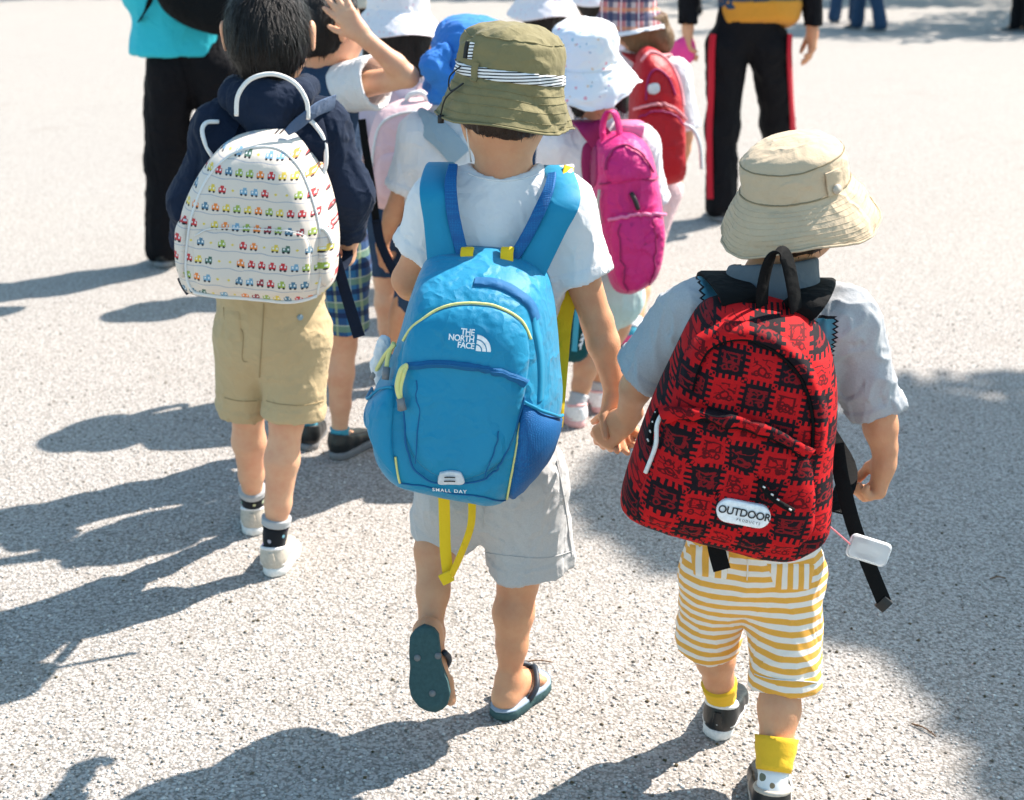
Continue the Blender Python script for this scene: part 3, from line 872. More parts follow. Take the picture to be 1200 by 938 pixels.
def hair_cap(root, j, s, mat, h=.004, grow=.008, low=-.07, face_cut=.02, strands=0, seed=1, name='hair', extra=None, ln=.02, hat=None):
    hd = j['head']; hu = j.get('headup', UP); hf = j.get('headfw', j['fw']); hr = np.cross(hf, hu); R = np.stack([hr, hf, hu], 1)
    F = SDF(); g = grow
    F.ell(hd - hf * .004, (.072 * s + g, .085 * s + g, .090 * s + g), R, .02)
    F.cone(hd - hf * .045 * s - hu * .02 * s, hd - hf * .046 * s + hu * low * s * .6, .042 * s + g, .032 * s + g * .5, .03)
    if extra: extra(F, hd, hr, hf, hu)
    F.plane(hd + hf * face_cut * s - hu * .02 * s, unit(hf * 1.0 - hu * .75), .01)
    F.plane(hd + hu * low * s, -hu + hf * .15, .012)
    if hat is not None: F.plane(hat.c + hat.up * .008, hat.up, .004)
    v, f = F.mesh(h); v = relax(v, f, 1); n = vnormals(v, f)
    v = v + n * (.003 * vnoise(np.stack([v @ hr * 160, v @ hf * 160, v @ hu * 25], 1)))[:, None]
    if strands:
        r = np.random.RandomState(seed); pick = r.randint(0, len(v), strands); vs = [v]; fs = [f.tolist()]; b = len(v)
        d = -hu; out = []; ff = []
        for q in pick:
            nn = n[q]; t = d - nn * np.dot(d, nn)
            if np.linalg.norm(t) < .2: t = -hf - nn * np.dot(-hf, nn)
            t = unit(t + r.randn(3) * .13); w = unit(np.cross(t, nn)) * .0009; L = ln * (.6 + r.rand())
            p0 = v[q] - nn * .001; p1 = p0 + t * L * .5 + nn * .0022 * r.rand(); p2 = p0 + t * L + nn * .0035 * (r.rand() - .2)
            out += [p0 - w, p0 + w, p1 + w * .8, p1 - w * .8, p2]
            ff += [(b, b + 1, b + 2, b + 3), (b + 3, b + 2, b + 4)]; b += 5
        return mk(name, np.concatenate([v, np.array(out)]), f.tolist() + ff, M[mat], root)
    return mk(name, v, f, M[mat], root)

# ------------------------------------------------------------------ backpacks
class Bag:
    def __init__(s, label, outline, Yc, D, mat, yaw=0., tilt=0., shear=(0, 0), a=5., b=.5, amp=.004, seed=0., lift=.35, fr=(14, 14, 10), back=.012, group=None, feat=None, name='backpack'):
        px = np.array(outline, float); cx, cy = px.mean(0)
        s.n = unit(V(math.sin(yaw), -math.cos(yaw), math.sin(tilt))); s.U = unit(np.cross(UP, s.n)); s.V = np.cross(s.n, s.U)
        s.O = P(cx, cy, Yc); s.D = D; s.a = a; s.b = b; s.amp = amp; s.seed = seed; s.sh = np.array(shear, float); s.fr = np.array(fr); s.feat = feat
        uv = np.array([s.plane(x, y, D * lift) - s.sh * D * lift for x, y in px])
        uv = catmull(uv, 10, True); s.cc = (uv.min(0) + uv.max(0)) / 2; s.set_polar(uv)
        base = s.O - s.V * (s.O[2] if False else 0)
        s.root = thing(name, s.pos(np.array([[s.cc[0], uv[:, 1].min()]]), np.zeros(1))[0], label, 'backpack', group)
        nT = 132; th = np.arange(nT) * 2 * math.pi / nT; ts = 1 - (1 - np.linspace(0, 1, 44)[1:]) ** 1.7
        R = np.interp(th, s.th, s.r, period=2 * math.pi); dirs = np.stack([np.cos(th), np.sin(th)], 1)
        rows = []; uvs = []
        c0 = s.cc[None]; rows.append(s.S(c0)); uvs.append(c0)
        for t in ts:
            q = s.cc + dirs * (R * t * .9995)[:, None]; rows.append(s.S(q)); uvs.append(q)
        q = s.cc + dirs * (R * .985)[:, None]; rows.append(s.pos(q, np.full(nT, -back))); uvs.append(q)
        q = s.cc + dirs * (R * .5)[:, None]; rows.append(s.pos(q, np.full(nT, -back * 1.5))); uvs.append(q)
        rows.append(s.pos(c0, np.full(1, -back * 1.5))); uvs.append(c0)
        vs = np.concatenate(rows); uvs = np.concatenate(uvs); fs = [(0, 1 + k, 1 + (k + 1) % nT) for k in range(nT)]
        nr = len(ts) + 2
        for i in range(nr - 1):
            o = 1 + i * nT
            fs += [(o + k, o + nT + k, o + nT + (k + 1) % nT, o + (k + 1) % nT) for k in range(nT)]
        o = 1 + (nr - 1) * nT; e = len(vs) - 1
        fs += [(o + k, e, o + (k + 1) % nT) for k in range(nT)]
        s.obj = mk('main_compartment', vs, fs, mat, s.root, uv=uvs)
    def set_polar(s, uv):
        d = uv - s.cc; th = np.arctan2(d[:, 1], d[:, 0]); r = np.hypot(d[:, 0], d[:, 1])
        o = np.argsort(th); s.th, s.r = th[o], r[o]
    def plane(s, px, py, off):
        d = ray(px, py); o = V(0, 0, HC); p0 = s.O + s.n * off
        p = o + d * (np.dot(p0 - o, s.n) / np.dot(d, s.n)) - p0
        return np.array([np.dot(p, s.U), np.dot(p, s.V)])
    def height(s, q, plain=False):
        d = q - s.cc; th = np.arctan2(d[:, 1], d[:, 0]); r = np.hypot(d[:, 0], d[:, 1])
        t = np.clip(r / np.interp(th, s.th, s.r, period=2 * math.pi), 0, 1)
        h = s.D * (1 - t ** s.a) ** s.b
        if s.feat is not None: h = h + s.feat(q) * (1 - t ** 8)
        if s.amp and not plain:
            p = np.stack([q[:, 0], np.full(len(q), .3), q[:, 1]], 1)
            h = h + s.amp * folds(p, s.fr, s.seed) * (1 - t ** 10)
        return h
    def pos(s, q, h):
        h = np.asarray(h)
        return s.O + np.outer(q[:, 0] + s.sh[0] * h, s.U) + np.outer(q[:, 1] + s.sh[1] * h, s.V) + np.outer(h, s.n)
    def S0(s, q, c, off):
        """surface without creases, lifted to the creased surface at c"""
        k = s.height(np.atleast_2d(c))[0] - s.height(np.atleast_2d(c), True)[0]; e = .012
        H = lambda z: s.pos(z, s.height(z, True) + k)
        a = H(q + [e, 0]) - H(q - [e, 0]); b = H(q + [0, e]) - H(q - [0, e])
        n = np.cross(a, b); n /= np.linalg.norm(n, axis=1, keepdims=True) + 1e-12
        return H(q) + n * np.asarray(off).reshape(-1, 1)
    def S(s, q, off=0.0):
        q = np.atleast_2d(q); p = s.pos(q, s.height(q))
        if np.any(off):
            e = .003
            a = s.pos(q + [e, 0], s.height(q + [e, 0])) - s.pos(q - [e, 0], s.height(q - [e, 0]))
            b = s.pos(q + [0, e], s.height(q + [0, e])) - s.pos(q - [0, e], s.height(q - [0, e]))
            n = np.cross(a, b); n /= np.linalg.norm(n, axis=1, keepdims=True) + 1e-12
            p = p + n * np.asarray(off).reshape(-1, 1)
        return p
    def inv(s, px, py):
        h = s.D * .8
        for _ in range(14):
            q = s.plane(px, py, h) - s.sh * h
            h = .5 * h + .5 * s.height(q[None])[0]
        return q
    def uvs(s, pts, n=8, closed=False): 
        q = np.array([s.inv(*p) for p in pts]); return catmull(q, n, closed) if n else q
    def line(s, name, pts, r, mat, parent=None, off=.001, n=8, closed=False, flat=1.0):
        return mk(name, *tube_vf(s.S(s.uvs(pts, n, closed), off), r, 6, closed=closed, flat=flat), mat, parent or s.root)
    def strip(s, name, pts, w, mat, parent=None, off=.002, n=8, th=.002):
        q = s.uvs(pts, n); t = np.gradient(q, axis=0); t /= np.linalg.norm(t, axis=1, keepdims=True) + 1e-9
        nn = np.stack([-t[:, 1], t[:, 0]], 1) * w / 2
        m = len(q); rows = [s.S(q - nn, -.001), s.S(q - nn * .95, off), s.S(q, off + .0004), s.S(q + nn * .95, off), s.S(q + nn, -.001)]
        vs = np.stack(rows, 1).reshape(-1, 3); fs = [(i * 5 + k, (i + 1) * 5 + k, (i + 1) * 5 + k + 1, i * 5 + k + 1) for i in range(m - 1) for k in range(4)]
        uv = np.stack([q - nn, q - nn * .95, q, q + nn * .95, q + nn], 1).reshape(-1, 2)
        return mk(name, vs, fs, mat, parent or s.root, uv=uv)
    def patch(s, name, pts, D2, mat, parent=None, a=4., b=.5, amp=.0, seed=1., n=8, base=.001, edge=-.003, raw=None):
        q = s.uvs(pts, n, True) if raw is None else np.concatenate([raw + (np.roll(raw, -1, 0) - raw) * t for t in np.linspace(0, 1, 12)[:-1]]); c = (q.min(0) + q.max(0)) / 2; d = q - c
        th0 = np.arctan2(d[:, 1], d[:, 0]); r0 = np.hypot(d[:, 0], d[:, 1]); o = np.argsort(th0)
        nT = 80; th = np.arange(nT) * 2 * math.pi / nT; R = np.interp(th, th0[o], r0[o], period=2 * math.pi); dirs = np.stack([np.cos(th), np.sin(th)], 1)
        S_ = s.S if raw is None else (lambda z, o: s.S0(np.atleast_2d(z), c, o))
        rows = [S_(c, base + D2)]; uvs = [c[None]]
        ts = [.15, .3, .45, .58, .68, .76, .83, .89, .94, .975, 1.0]
        for t in ts:
            qq = c + dirs * (R * t)[:, None]; hh = base + D2 * (1 - t ** a) ** b
            if amp: hh = hh + amp * folds(np.stack([qq[:, 0], np.full(nT, .7), qq[:, 1]], 1), s.fr * 1.3, seed) * (1 - t ** 8)
            else: hh = np.full(nT, hh)
            rows.append(S_(qq, hh)); uvs.append(qq)
        qq = c + dirs * R[:, None]; rows.append(S_(qq, np.full(nT, edge))); uvs.append(qq)
        vs = np.concatenate(rows); fs = [(0, 1 + k, 1 + (k + 1) % nT) for k in range(nT)]
        for i in range(len(ts)):
            o_ = 1 + i * nT; fs += [(o_ + k, o_ + nT + k, o_ + nT + (k + 1) % nT, o_ + (k + 1) % nT) for k in range(nT)]
        return mk(name, vs, fs, mat, parent or s.root, uv=np.concatenate(uvs))
    def decal(s, name, polys, px, py, scale, ang, mat, parent=None, off=.003):
        """flat shapes (list of (verts2d, faces)) laid on the surface"""
        c = s.inv(px, py); ca, sa = math.cos(ang), math.sin(ang); mb = MB()
        for v2, f in polys:
            v2 = np.asarray(v2, float) * scale; q = c + np.stack([v2[:, 0] * ca - v2[:, 1] * sa, v2[:, 0] * sa + v2[:, 1] * ca], 1)
            mb.add(s.S0(q, c, np.full(len(q), off)), f)
        return mb.build(name, mat, parent or s.root, smooth=False)

def text_shape(body, bold=.0, align='CENTER', space=1.0, line=.8):
    cu = bpy.data.curves.new('lettering', 'FONT'); cu.body = body; cu.align_x = align; cu.align_y = 'CENTER'; cu.offset = bold
    cu.space_character = space; cu.space_line = line; cu.resolution_u = 4
    o = bpy.data.objects.new('lettering', cu); C.link(o)
    dg = bpy.context.evaluated_depsgraph_get(); me = bpy.data.meshes.new_from_object(o.evaluated_get(dg))
    v = np.array([x.co[:2] for x in me.vertices]); f = [tuple(p.vertices) for p in me.polygons]
    bpy.data.objects.remove(o); bpy.data.curves.remove(cu); bpy.data.meshes.remove(me)
    return v, f
def rounded_rect(w, h, r, n=6):
    pts = []
    for cx, cy, a0 in ((w / 2 - r, h / 2 - r, 0), (-w / 2 + r, h / 2 - r, 90), (-w / 2 + r, -h / 2 + r, 180), (w / 2 - r, -h / 2 + r, 270)):
        for i in range(n + 1):
            a = math.radians(a0 + 90 * i / n); pts.append((cx + r * math.cos(a), cy + r * math.sin(a)))
    return pts
def shoulder_strap(bag, j, sd, start, w, mat, name='shoulder_strap', th=.008, low=None, extra=(), s=1.0, lift=.052, wmat=None, ww=.022, inset=.035, web=None):
    """from the top of the bag over the shoulder, down the chest and back under the arm"""
    fw, rt = j['fw'], j['rt']; g = 1 if sd == 'R' else -1
    sh = j['sh' + sd] - rt * g * inset * s
    pts = [np.asarray(start, float)] + [np.asarray(e, float) for e in extra]
    pts += [sh + UP * lift * s + fw * .005, sh + UP * .03 * s + fw * .062 * s, sh - UP * .05 * s + fw * .098 * s + rt * g * .005, sh - UP * .13 * s + fw * .10 * s + rt * g * .015 * s]
    if low is None: low = sh - UP * .27 * s - fw * .07 * s + rt * g * .05 * s
    o = ribbon(name, pts, rt, w, th, mat, bag.root, sm=6)
    if web is not None: ribbon('webbing', [pts[-1] + UP * .01] + web, rt, ww, .003, wmat or mat, bag.root, sm=6)
    else: ribbon('webbing', [pts[-1] + UP * .01, sh - UP * .20 * s + fw * .085 * s + rt * g * .045 * s, sh - UP * .25 * s + fw * .02 * s + rt * g * .072 * s, np.asarray(low, float)], rt, ww, .003, wmat or mat, bag.root, sm=6)
    return o

# ------------------------------------------------------------------ seams and patches laid on a finished surface
from mathutils.bvhtree import BVHTree
_bvh = {}
def hit(o, px, py):
    if o.name not in _bvh:
        me = o.data; off = wl(o); co = np.empty(len(me.vertices) * 3, np.float32); me.vertices.foreach_get('co', co)
        _bvh[o.name] = (BVHTree.FromPolygons((co.reshape(-1, 3)).tolist(), [tuple(p.vertices) for p in me.polygons]), off)
    t, off = _bvh[o.name]; d = unit(ray(px, py))
    p, n, i, _ = t.ray_cast(Vector(V(0, 0, HC) - off), Vector(d))
    return (None, None) if p is None else (np.array(p) + off, np.array(n))
def px_line(pts, n=10): return catmull(np.array(pts, float), n)
def seam_on(o, pts, r, mat, name='seam', off=.0006, n=10):
    q = [hit(o, *p) for p in px_line(pts, n)]
    q = np.array([p + nn * off * (1 if np.dot(nn, p - V(0, 0, HC)) < 0 else -1) for p, nn in q if p is not None])
    if len(q) < 3: return None
    return mk(name, *tube_vf(q, r, 5), mat, o)
def patch_on(o, quad, mat, name='pocket', off=.0022, nx=14, ny=12, parent=None):
    a, b, c, d = [np.array(q, float) for q in quad]; vs = []; ok = True
    for i in range(ny):
        for k in range(nx):
            u, v = k / (nx - 1), i / (ny - 1); q = (a * (1 - u) + b * u) * (1 - v) + (d * (1 - u) + c * u) * v
            p, n = hit(o, *q)
            if p is None: return None
            if np.dot(n, p - V(0, 0, HC)) > 0: n = -n
            e = off if 0 < i < ny - 1 and 0 < k < nx - 1 else -.0012
            vs.append(p + n * e)
    fs = [(i * nx + k, i * nx + k + 1, (i + 1) * nx + k + 1, (i + 1) * nx + k) for i in range(ny - 1) for k in range(nx - 1)]
    return mk(name, vs, fs, mat, parent or o)
# ------------------------------------------------------------------ ground
g = 600.0
gv = [(-g, -g, 0), (g, -g, 0), (g, g, 0), (-g, g, 0)]
tag(mk('ground', gv, [(0, 1, 2, 3)], M['aggregate'], smooth=False), kind='structure')
rs = np.random.RandomState(3)
def pebbles():
    n = 26000
    Y = 1.55 + 3.2 * rs.rand(n) ** 1.35; Xp = (rs.rand(n) * 2 - 1) * (Y * .46 + .25); r = .0016 + .0030 * rs.rand(n) ** 2
    oc = np.array([(1, 0, 0), (-1, 0, 0), (0, 1, 0), (0, -1, 0), (0, 0, 1), (0, 0, -1)], float)
    of = np.array([(0, 2, 4), (2, 1, 4), (1, 3, 4), (3, 0, 4), (2, 0, 5), (1, 2, 5), (3, 1, 5), (0, 3, 5)])
    v = oc[None] * (r[:, None, None] * (.7 + .6 * rs.rand(n, 6, 1))); v[:, :, 2] *= .7
    a = rs.rand(n) * 6.28; c, s_ = np.cos(a)[:, None], np.sin(a)[:, None]
    x, y = v[:, :, 0] * c - v[:, :, 1] * s_, v[:, :, 0] * s_ + v[:, :, 1] * c
    v[:, :, 0] = x + Xp[:, None]; v[:, :, 1] = y + Y[:, None]; v[:, :, 2] += (r * .3)[:, None]
    f = (of[None] + (np.arange(n) * 6)[:, None, None]).reshape(-1, 3)
    o = mk('gravel', v.reshape(-1, 3), f, M['pebbles'], smooth=False)
    tag(o, 'loose pale and dark grit lying on the aggregate paving', 'gravel', kind='stuff')
pebbles()
def twig(p, ang, L, label):
    d = V(math.cos(ang), math.sin(ang), 0); q = np.asarray(p, float) + UP * .003
    o = mk('twig', *tube_vf(catmull([q, q + d * L * .5 + V(.002, .004, .002), q + d * L], 4), [.0016] * 4 + [.0013] * 4 + [.0008], 6), M['twig'], origin=q)
    tag(o, label, 'twig')
twig(G(612, 778), .0, .058, 'thin brown twig on the paving behind the flip-flop of the walking foot')
twig(G(1068, 850), -.9, .05, 'thin brown twig on the sunlit paving past the yellow striped shorts')
twig(G(1160, 680), .1, .035, 'short dark twig lying in the soft shade on the paving')

# ------------------------------------------------------------------ trees (out of view, they shade the paving)
def tree(base, h, blobs, label, seed, nl=2600, ls=.09):
    r = np.random.RandomState(seed); b = V(*base)
    root = thing('tree', b, label, 'tree', 'shade trees around the yard')
    ctr = np.mean([q[0] for q in blobs], 0)
    mb = MB(); top = V(b[0] * .6 + ctr[0] * .4, b[1] * .6 + ctr[1] * .4, h * .62)
    mb.add(*tube_vf(catmull([b - UP * .05, b + UP * h * .25 + V(.05, .03, 0), top], 6), np.linspace(.15, .07, 13) * h / 5, 10))
    for c, rad in blobs:
        c = np.asarray(c, float); mid = (top + c) / 2 + r.randn(3) * .1
        mb.add(*tube_vf(catmull([top - UP * h * .08, mid, c], 5), np.linspace(.055, .012, 11) * h / 5, 7))
    mb.build('trunk', M['bark'], root)
    vs = []; per = nl // len(blobs)
    for c, rad in blobs:
        d = r.randn(per, 3); d /= np.linalg.norm(d, axis=1, keepdims=True); rr = r.rand(per, 1) ** .45
        p = np.asarray(c) + d * rr * np.asarray(rad); 
        a = r.randn(per, 3); a /= np.linalg.norm(a, axis=1, keepdims=True); e = np.cross(a, r.randn(per, 3)); e /= np.linalg.norm(e, axis=1, keepdims=True)
        L = ls * (.6 + .8 * r.rand(per, 1))
        vs.append(np.stack([p - a * L, p + e * L * .45, p + a * L, p - e * L * .45], 1))
    vs = np.concatenate(vs).reshape(-1, 3)
    mk('crown', vs, np.arange(len(vs)).reshape(-1, 4), M['leaves'], root)
def over(gp, z):
    """point at height z that shades ground point gp"""
    k = z / sun_vec[2]; return V(gp[0] + sun_vec[0] * k, gp[1] + sun_vec[1] * k, z)
z0 = 5.2
tree((7.8, 5.0, 0), 6.8, [(over((1.55, 3.2), z0), (1.0, .70, .5)), (over((.72, 3.02), z0), (.50, .46, .4)), (over((1.20, 2.62), z0), (.62, .42, .4)), (over((2.6, 3.0), z0 + .3), (1.0, .9, .6)),
     (over((1.36, 2.2), z0), (.52, .60, .5)), (over((1.36, 1.6), z0), (.52, .60, .5)), (over((2.2, 1.9), z0 + .2), (.9, .8, .6))], 'leafy tree standing beside the yard with its crown over the paving', 11, 15000, .085)
for i, (x, y) in enumerate(((10.5, 19.6), (13.0, 22.5), (9.0, 25.5), (3.5, 27.5), (-2.5, 28.5), (-8.5, 27.0))):
    zt = 4.2
    bl = [((x + dx, y + dy, zt + dz), (1.9, 1.5, 1.1)) for dx, dy, dz in ((0, 0, 0), (1.8, .4, .3), (-1.8, -.2, .2), (.2, 1.4, .9))]
    if i == 0: bl += [((x - 3.6, y - .3, zt), (1.6, .9, .8))]
    tree((x, y, 0), 6.0, bl, ['broad tree at the far corner of the yard', 'tree behind the broad corner tree', 'tree beyond the walkers in dark clothes', 'tree past the far end of the yard', 'tree in the row past the far end of the yard', 'end tree of the row past the far side of the yard'][i], 20 + i, 2600, .17)

# ------------------------------------------------------------------ boy with olive hat and blue backpack
def person(loc, label): return thing('person', V(loc[0], loc[1], 0), label, 'child')
A = person(G(605, 800), 'child in olive bucket hat, white t-shirt, grey shorts and flip-flops, holding hands')
Y = 2.03
jA = dict(fw=V(0, 1, 0), rt=V(1, 0, 0), pelvis=P(577, 548, Y + .01), belly=P(578, 450, Y + .02), chest=P(582, 310, Y + .01), neck=P(590, 204, Y + .01), head=P(592, 118, Y + .03),
          headup=unit(V(.10, .02, 1)), shL=P(523, 240, Y + .01), shR=P(655, 244, Y), elL=P(478, 328, Y + .02), wrL=P(492, 345, Y + .13), elR=P(700, 378, Y), wrR=P(723, 462, Y - .01),
          hipL=P(540, 565, Y + .01), hipR=P(612, 565, Y + .01), knL=P(514, 612, Y + .05), anL=P(500, 722, Y - .11), knR=P(607, 682, Y + .03), anR=P(597, 795, Y + .0))
soleA0, soleA1 = P(497, 737, 1.885), P(510, 838, 1.86)
jA['fdL'] = unit(soleA1 - soleA0); jA['fuL'] = unit(V(.02, 1, -.12)); jA['fdR'] = unit(V(.50, .86, 0))
jA['anL'] = soleA0 + jA['fdL'] * .036 + jA['fuL'] * .066
body(A, jA, 1.0, .003, 'skin', dict(R=dict(fwd=P(731, 512, Y - .03) - P(723, 462, Y - .01), palm=V(.25, -1, 0), curl=(.35, .4, .45, .5)), L=dict(fwd=V(.1, 1, .1), palm=V(1, 0, 0), curl=(.8, .8, .8, .8))), feet=True, legr=.90)
shA = shirt(A, jA, M['white_cotton'], 1.0, .0035, slv=(.60, .56), sr=(.046, .049), tw=(.103, .100, .100), amp=.0055, fr=(22, 22, 11), seed=1.7, neck=.054)
so = shorts(A, jA, M['grey_jersey'], {'L': P(523, 618, Y + .045), 'R': P(621, 655, Y + .02)}, 1.0, .0035, er={'L': .060, 'R': .074}, rr=(.078, .07), waist=.105, amp=.008, seed=4.2)
seam_on(so, [(652, 540), (660, 580), (666, 620), (670, 652)], .0011, M['grey_jersey'])
seam_on(so, [(568, 592), (566, 605), (566, 618)], .0011, M['grey_jersey'])
seam_on(so, [(570, 648), (600, 652), (640, 654), (672, 645)], .0009, M['grey_jersey'], 'stitching')
seam_on(shA, [(548, 203), (565, 209), (590, 212), (615, 209), (634, 203)], .0016, M['white_cotton'], 'collar')
hA = Hat(A, 'bucket_hat', P(592, 133, Y + .035), V(.13, .05, 1), V(0, 1, 0), [(.103, -.012), (.100, -.006), (.092, .018), (.084, .038), (.081, .048), (.082, .066), (.081, .086), (.076, .106), (.063, .121), (.042, .131), (.02, .135), (0, .136)], 1.12, M['olive_cotton'], .008, 2.0, .003, 4, M['hat_lining'])
hair_cap(A, jA, 1.0, 'hair_brown', .004, .003, -.038, .03, strands=700, ln=.010, hat=hA)
hA.band('hat_band', .385, .462, M['band_stripes'], .0016)
for u in (.03, .07, .12, .17, .22, .27): hA.ring('stitching', u, .0006, M['olive_cotton'], .0004)
hA.ring('seam', .66, .0011, M['olive_cotton']); hA.ring('brim_edge', .0, .0018, M['olive_cotton'])
th = np.radians(-152.0)
lp = [hA.pt(np.radians(-128), u, .004)[0] for u in (.34, .38, .43, .49)]
ribbon('band_loop', lp, hA.rt * .9 + hA.fw * -.3, .010, .003, M['olive_cotton'], hA.obj)
for a in (-138, -146):
    ribbon('patch', [hA.pt(np.radians(a), u, .002)[0] for u in (.50, .56, .60)], hA.rt, .007, .002, M['band_stripes'] if a == -138 else M['print_black'], hA.obj)
cpts = [hA.pt(np.radians(a), u, o)[0] for a, u, o in ((-150, .44, .004), (-160, .34, .012), (-150, .22, .008), (-140, .30, .006), (-150, .18, .010), (-156, .06, .004))]
tube('cord', cpts, .0013, M['cord_black'], hA.obj, sm=5)
tube('cord_stop', [cpts[-1], cpts[-1] - UP * .012], .005, M['cord_black'], hA.obj)
tube('chin_elastic', [P(546, 147, Y - .005), P(549, 170, Y - .012), P(552, 190, Y + .01)], .0012, M['white_piping'], hA.obj, sm=4)
# flip-flops
fl = thing('flip_flop', soleA0, 'green soled flip-flop on the raised foot, its underside showing', 'flip-flop', None)
fr_ = unit(np.cross(jA['fdL'], jA['fuL'])); fu_ = np.cross(fr_, jA['fdL'])
h0 = soleA0 - jA['fdL'] * .004
foot_sole(fl, 'sole', h0, jA['fdL'], fu_, .150, .066, .016, M['sole_green'], True)
fat = lambda x, y, z: h0 + fr_ * x + jA['fdL'] * y + fu_ * z
for x, y in ((-.017, .052), (.017, .052), (0, .115)):
    tube('plug', [fat(x, y, .002), fat(x, y, -.002)], .0055, M['grey_rubber'], fl, n=12)
for g_ in (-1, 1):
    tube('strap', [fat(g_ * .026, .052, .014), fat(g_ * .03, .075, .035), fat(g_ * .012, .1, .042), fat(0, .113, .028), fat(0, .115, .012)], .005, M['sandal_strap'], fl, sm=4)
hd = jA['fdR']; hr_ = unit(np.cross(hd, UP)); h0 = V(jA['anR'][0], jA['anR'][1], .0) - hd * .048
jz = jA['anR'][2]
fl2 = thing('flip_flop', h0, 'blue grey flip-flop standing on the paving', 'flip-flop', None)
foot_sole(fl2, 'sole', h0 + UP * .002, hd, UP, .165, .074, .017, M['sole_green'], False)
foot_sole(fl2, 'footbed', h0 + UP * .0175 + hd * .0015, hd, UP, .162, .072, .004, M['sandal_top'], False)
for g_ in (-1, 1):
    tube('strap', [h0 + hr_ * g_ * .031 + hd * .065 + UP * .018, h0 + hr_ * g_ * .035 + hd * .085 + UP * .038, h0 + hr_ * g_ * .015 + hd * .115 + UP * .052, h0 + hd * .130 + UP * .040, h0 + hd * .134 + UP * .018], .0055, M['sandal_strap'], fl2, sm=4)

# blue backpack
bA = Bag('bright blue backpack with yellow zip pulls and white lettering', [(496, 311), (525, 303), (570, 302), (612, 311), (634, 328), (644, 360), (649, 400), (652, 440), (655, 487), (643, 528), (620, 560), (592, 588), (550, 584), (508, 575), (468, 565), (447, 545), (436, 517), (434, 466), (452, 430), (466, 392), (480, 345)],
         1.925, .135, M['bag_blue'], yaw=.0, tilt=.14, shear=(-.16, -.24), a=6, b=.5, amp=.007, seed=2.2)
fp = bA.patch('front_pocket', [(478, 394), (500, 370), (540, 358), (585, 362), (611, 379), (619, 402), (617, 440), (610, 480), (600, 520), (578, 548), (540, 562), (505, 554), (482, 530), (473, 490), (471, 440)], .012, M['bag_blue'], a=6, amp=.003, seed=9)
bA.line('piping', [(475, 400), (486, 383), (510, 365), (541, 357), (580, 360), (608, 375), (620, 398)], .0022, M['yellow_soft'], fp, off=.004)
bA.line('piping', [(612, 475), (609, 497), (602, 540), (593, 584)], .0018, M['yellow_soft'], off=.002)
bA.line('piping', [(464, 535), (466, 552), (469, 565)], .0018, M['yellow_soft'], off=.002)
bA.line('seam', [(474, 440), (475, 490), (481, 540), (495, 556), (514, 564), (561, 562), (583, 545), (596, 520), (606, 490), (612, 464)], .0016, M['bag_blue_dark'], off=.006)
bA.line('seam', [(490, 445), (490, 480), (488, 540)], .0009, M['bag_blue_dark'], off=.013)
bA.line('seam', [(584, 505), (577, 530), (566, 556)], .0009, M['bag_blue_dark'], off=.013)
bA.strip('zipper', [(482, 428), (505, 425), (537, 426), (570, 431), (592, 438), (610, 448)], .011, M['bag_blue_dark'], fp, off=.0165)
bA.line('zipper_teeth', [(483, 428), (505, 425), (537, 426), (570, 431), (592, 438), (609, 447)], .0012, M['bag_blue_dark'], fp, off=.0180)
bA.strip('zipper', [(556, 331), (580, 333), (602, 342), (620, 356), (628, 376)], .008, M['bag_blue_dark'], off=.002)
bA.strip('seam_tape', [(626, 372), (632, 410), (634, 440), (633, 470)], .006, M['strap_blue'], off=.002)
def pull(pts, parent=bA.root):
    tube('zip_pull', pts, .0034, M['yellow_soft'], parent, sm=4)
    d = unit(pts[-1] - pts[-2]); tube('pull_tip', [pts[-1] - d * .004, pts[-1] + d * .014], .0056, M['grey_rubber'], parent, n=9)
sf = lambda x, y, o: bA.S(bA.inv(x, y), o)[0]
pull([sf(482, 428, .018), sf(480, 436, .024), sf(477, 452, .022), sf(474, 466, .020)])
pull([sf(483, 426, .018), sf(478, 432, .026), sf(475, 450, .026), sf(474, 465, .022)])
pull([sf(469, 405, .008), sf(463, 418, .014), sf(452, 434, .012), sf(446, 442, .010)])
pull([sf(468, 403, .008), sf(464, 420, .012), sf(460, 436, .010)])
pk = bA.patch('side_pocket', [(436, 462), (450, 457), (463, 455), (460, 500), (461, 530), (467, 558), (455, 548), (446, 533), (438, 510), (435, 485)], .010, M['bag_blue'], a=4, amp=.002)
pk = bA.patch('side_pocket', [(612, 472), (630, 482), (653, 488), (651, 515), (638, 538), (620, 560), (596, 584), (601, 550), (606, 515)], .012, M['blue_mesh'], a=4, amp=.004, seed=4)
bA.line('pocket_hem', [(611, 470), (630, 481), (644, 486), (654, 486)], .0028, M['strap_blue'], pk, off=.007)
bA.line('pocket_hem', [(435, 463), (450, 458), (464, 455)], .0022, M['strap_blue'], off=.008)
bA.line('bottom_seam', [(470, 566), (495, 569), (530, 578), (565, 582), (592, 586)], .0012, M['bag_blue_dark'], off=.001)
rf = bA.patch('reflector', [(514, 562), (515, 553), (519, 549), (537, 549), (541, 553), (543, 562), (528, 563)], .002, M['reflector'], n=5, base=.014)
for yy in (553.5, 558): bA.line('slot', [(521, yy), (536, yy + .6)], .0009, M['print_black'], rf, off=.0185, n=4)
for i, (wd, yy) in enumerate((('THE', 390.5), ('NORTH', 397.6), ('FACE', 404.8))):
    v, f = text_shape(wd, .022, 'RIGHT', .92)
    bA.decal('lettering', [(v, f)], 556.2, yy, .0108, -.10, M['print_white'], fp, off=.0195)
arc = []
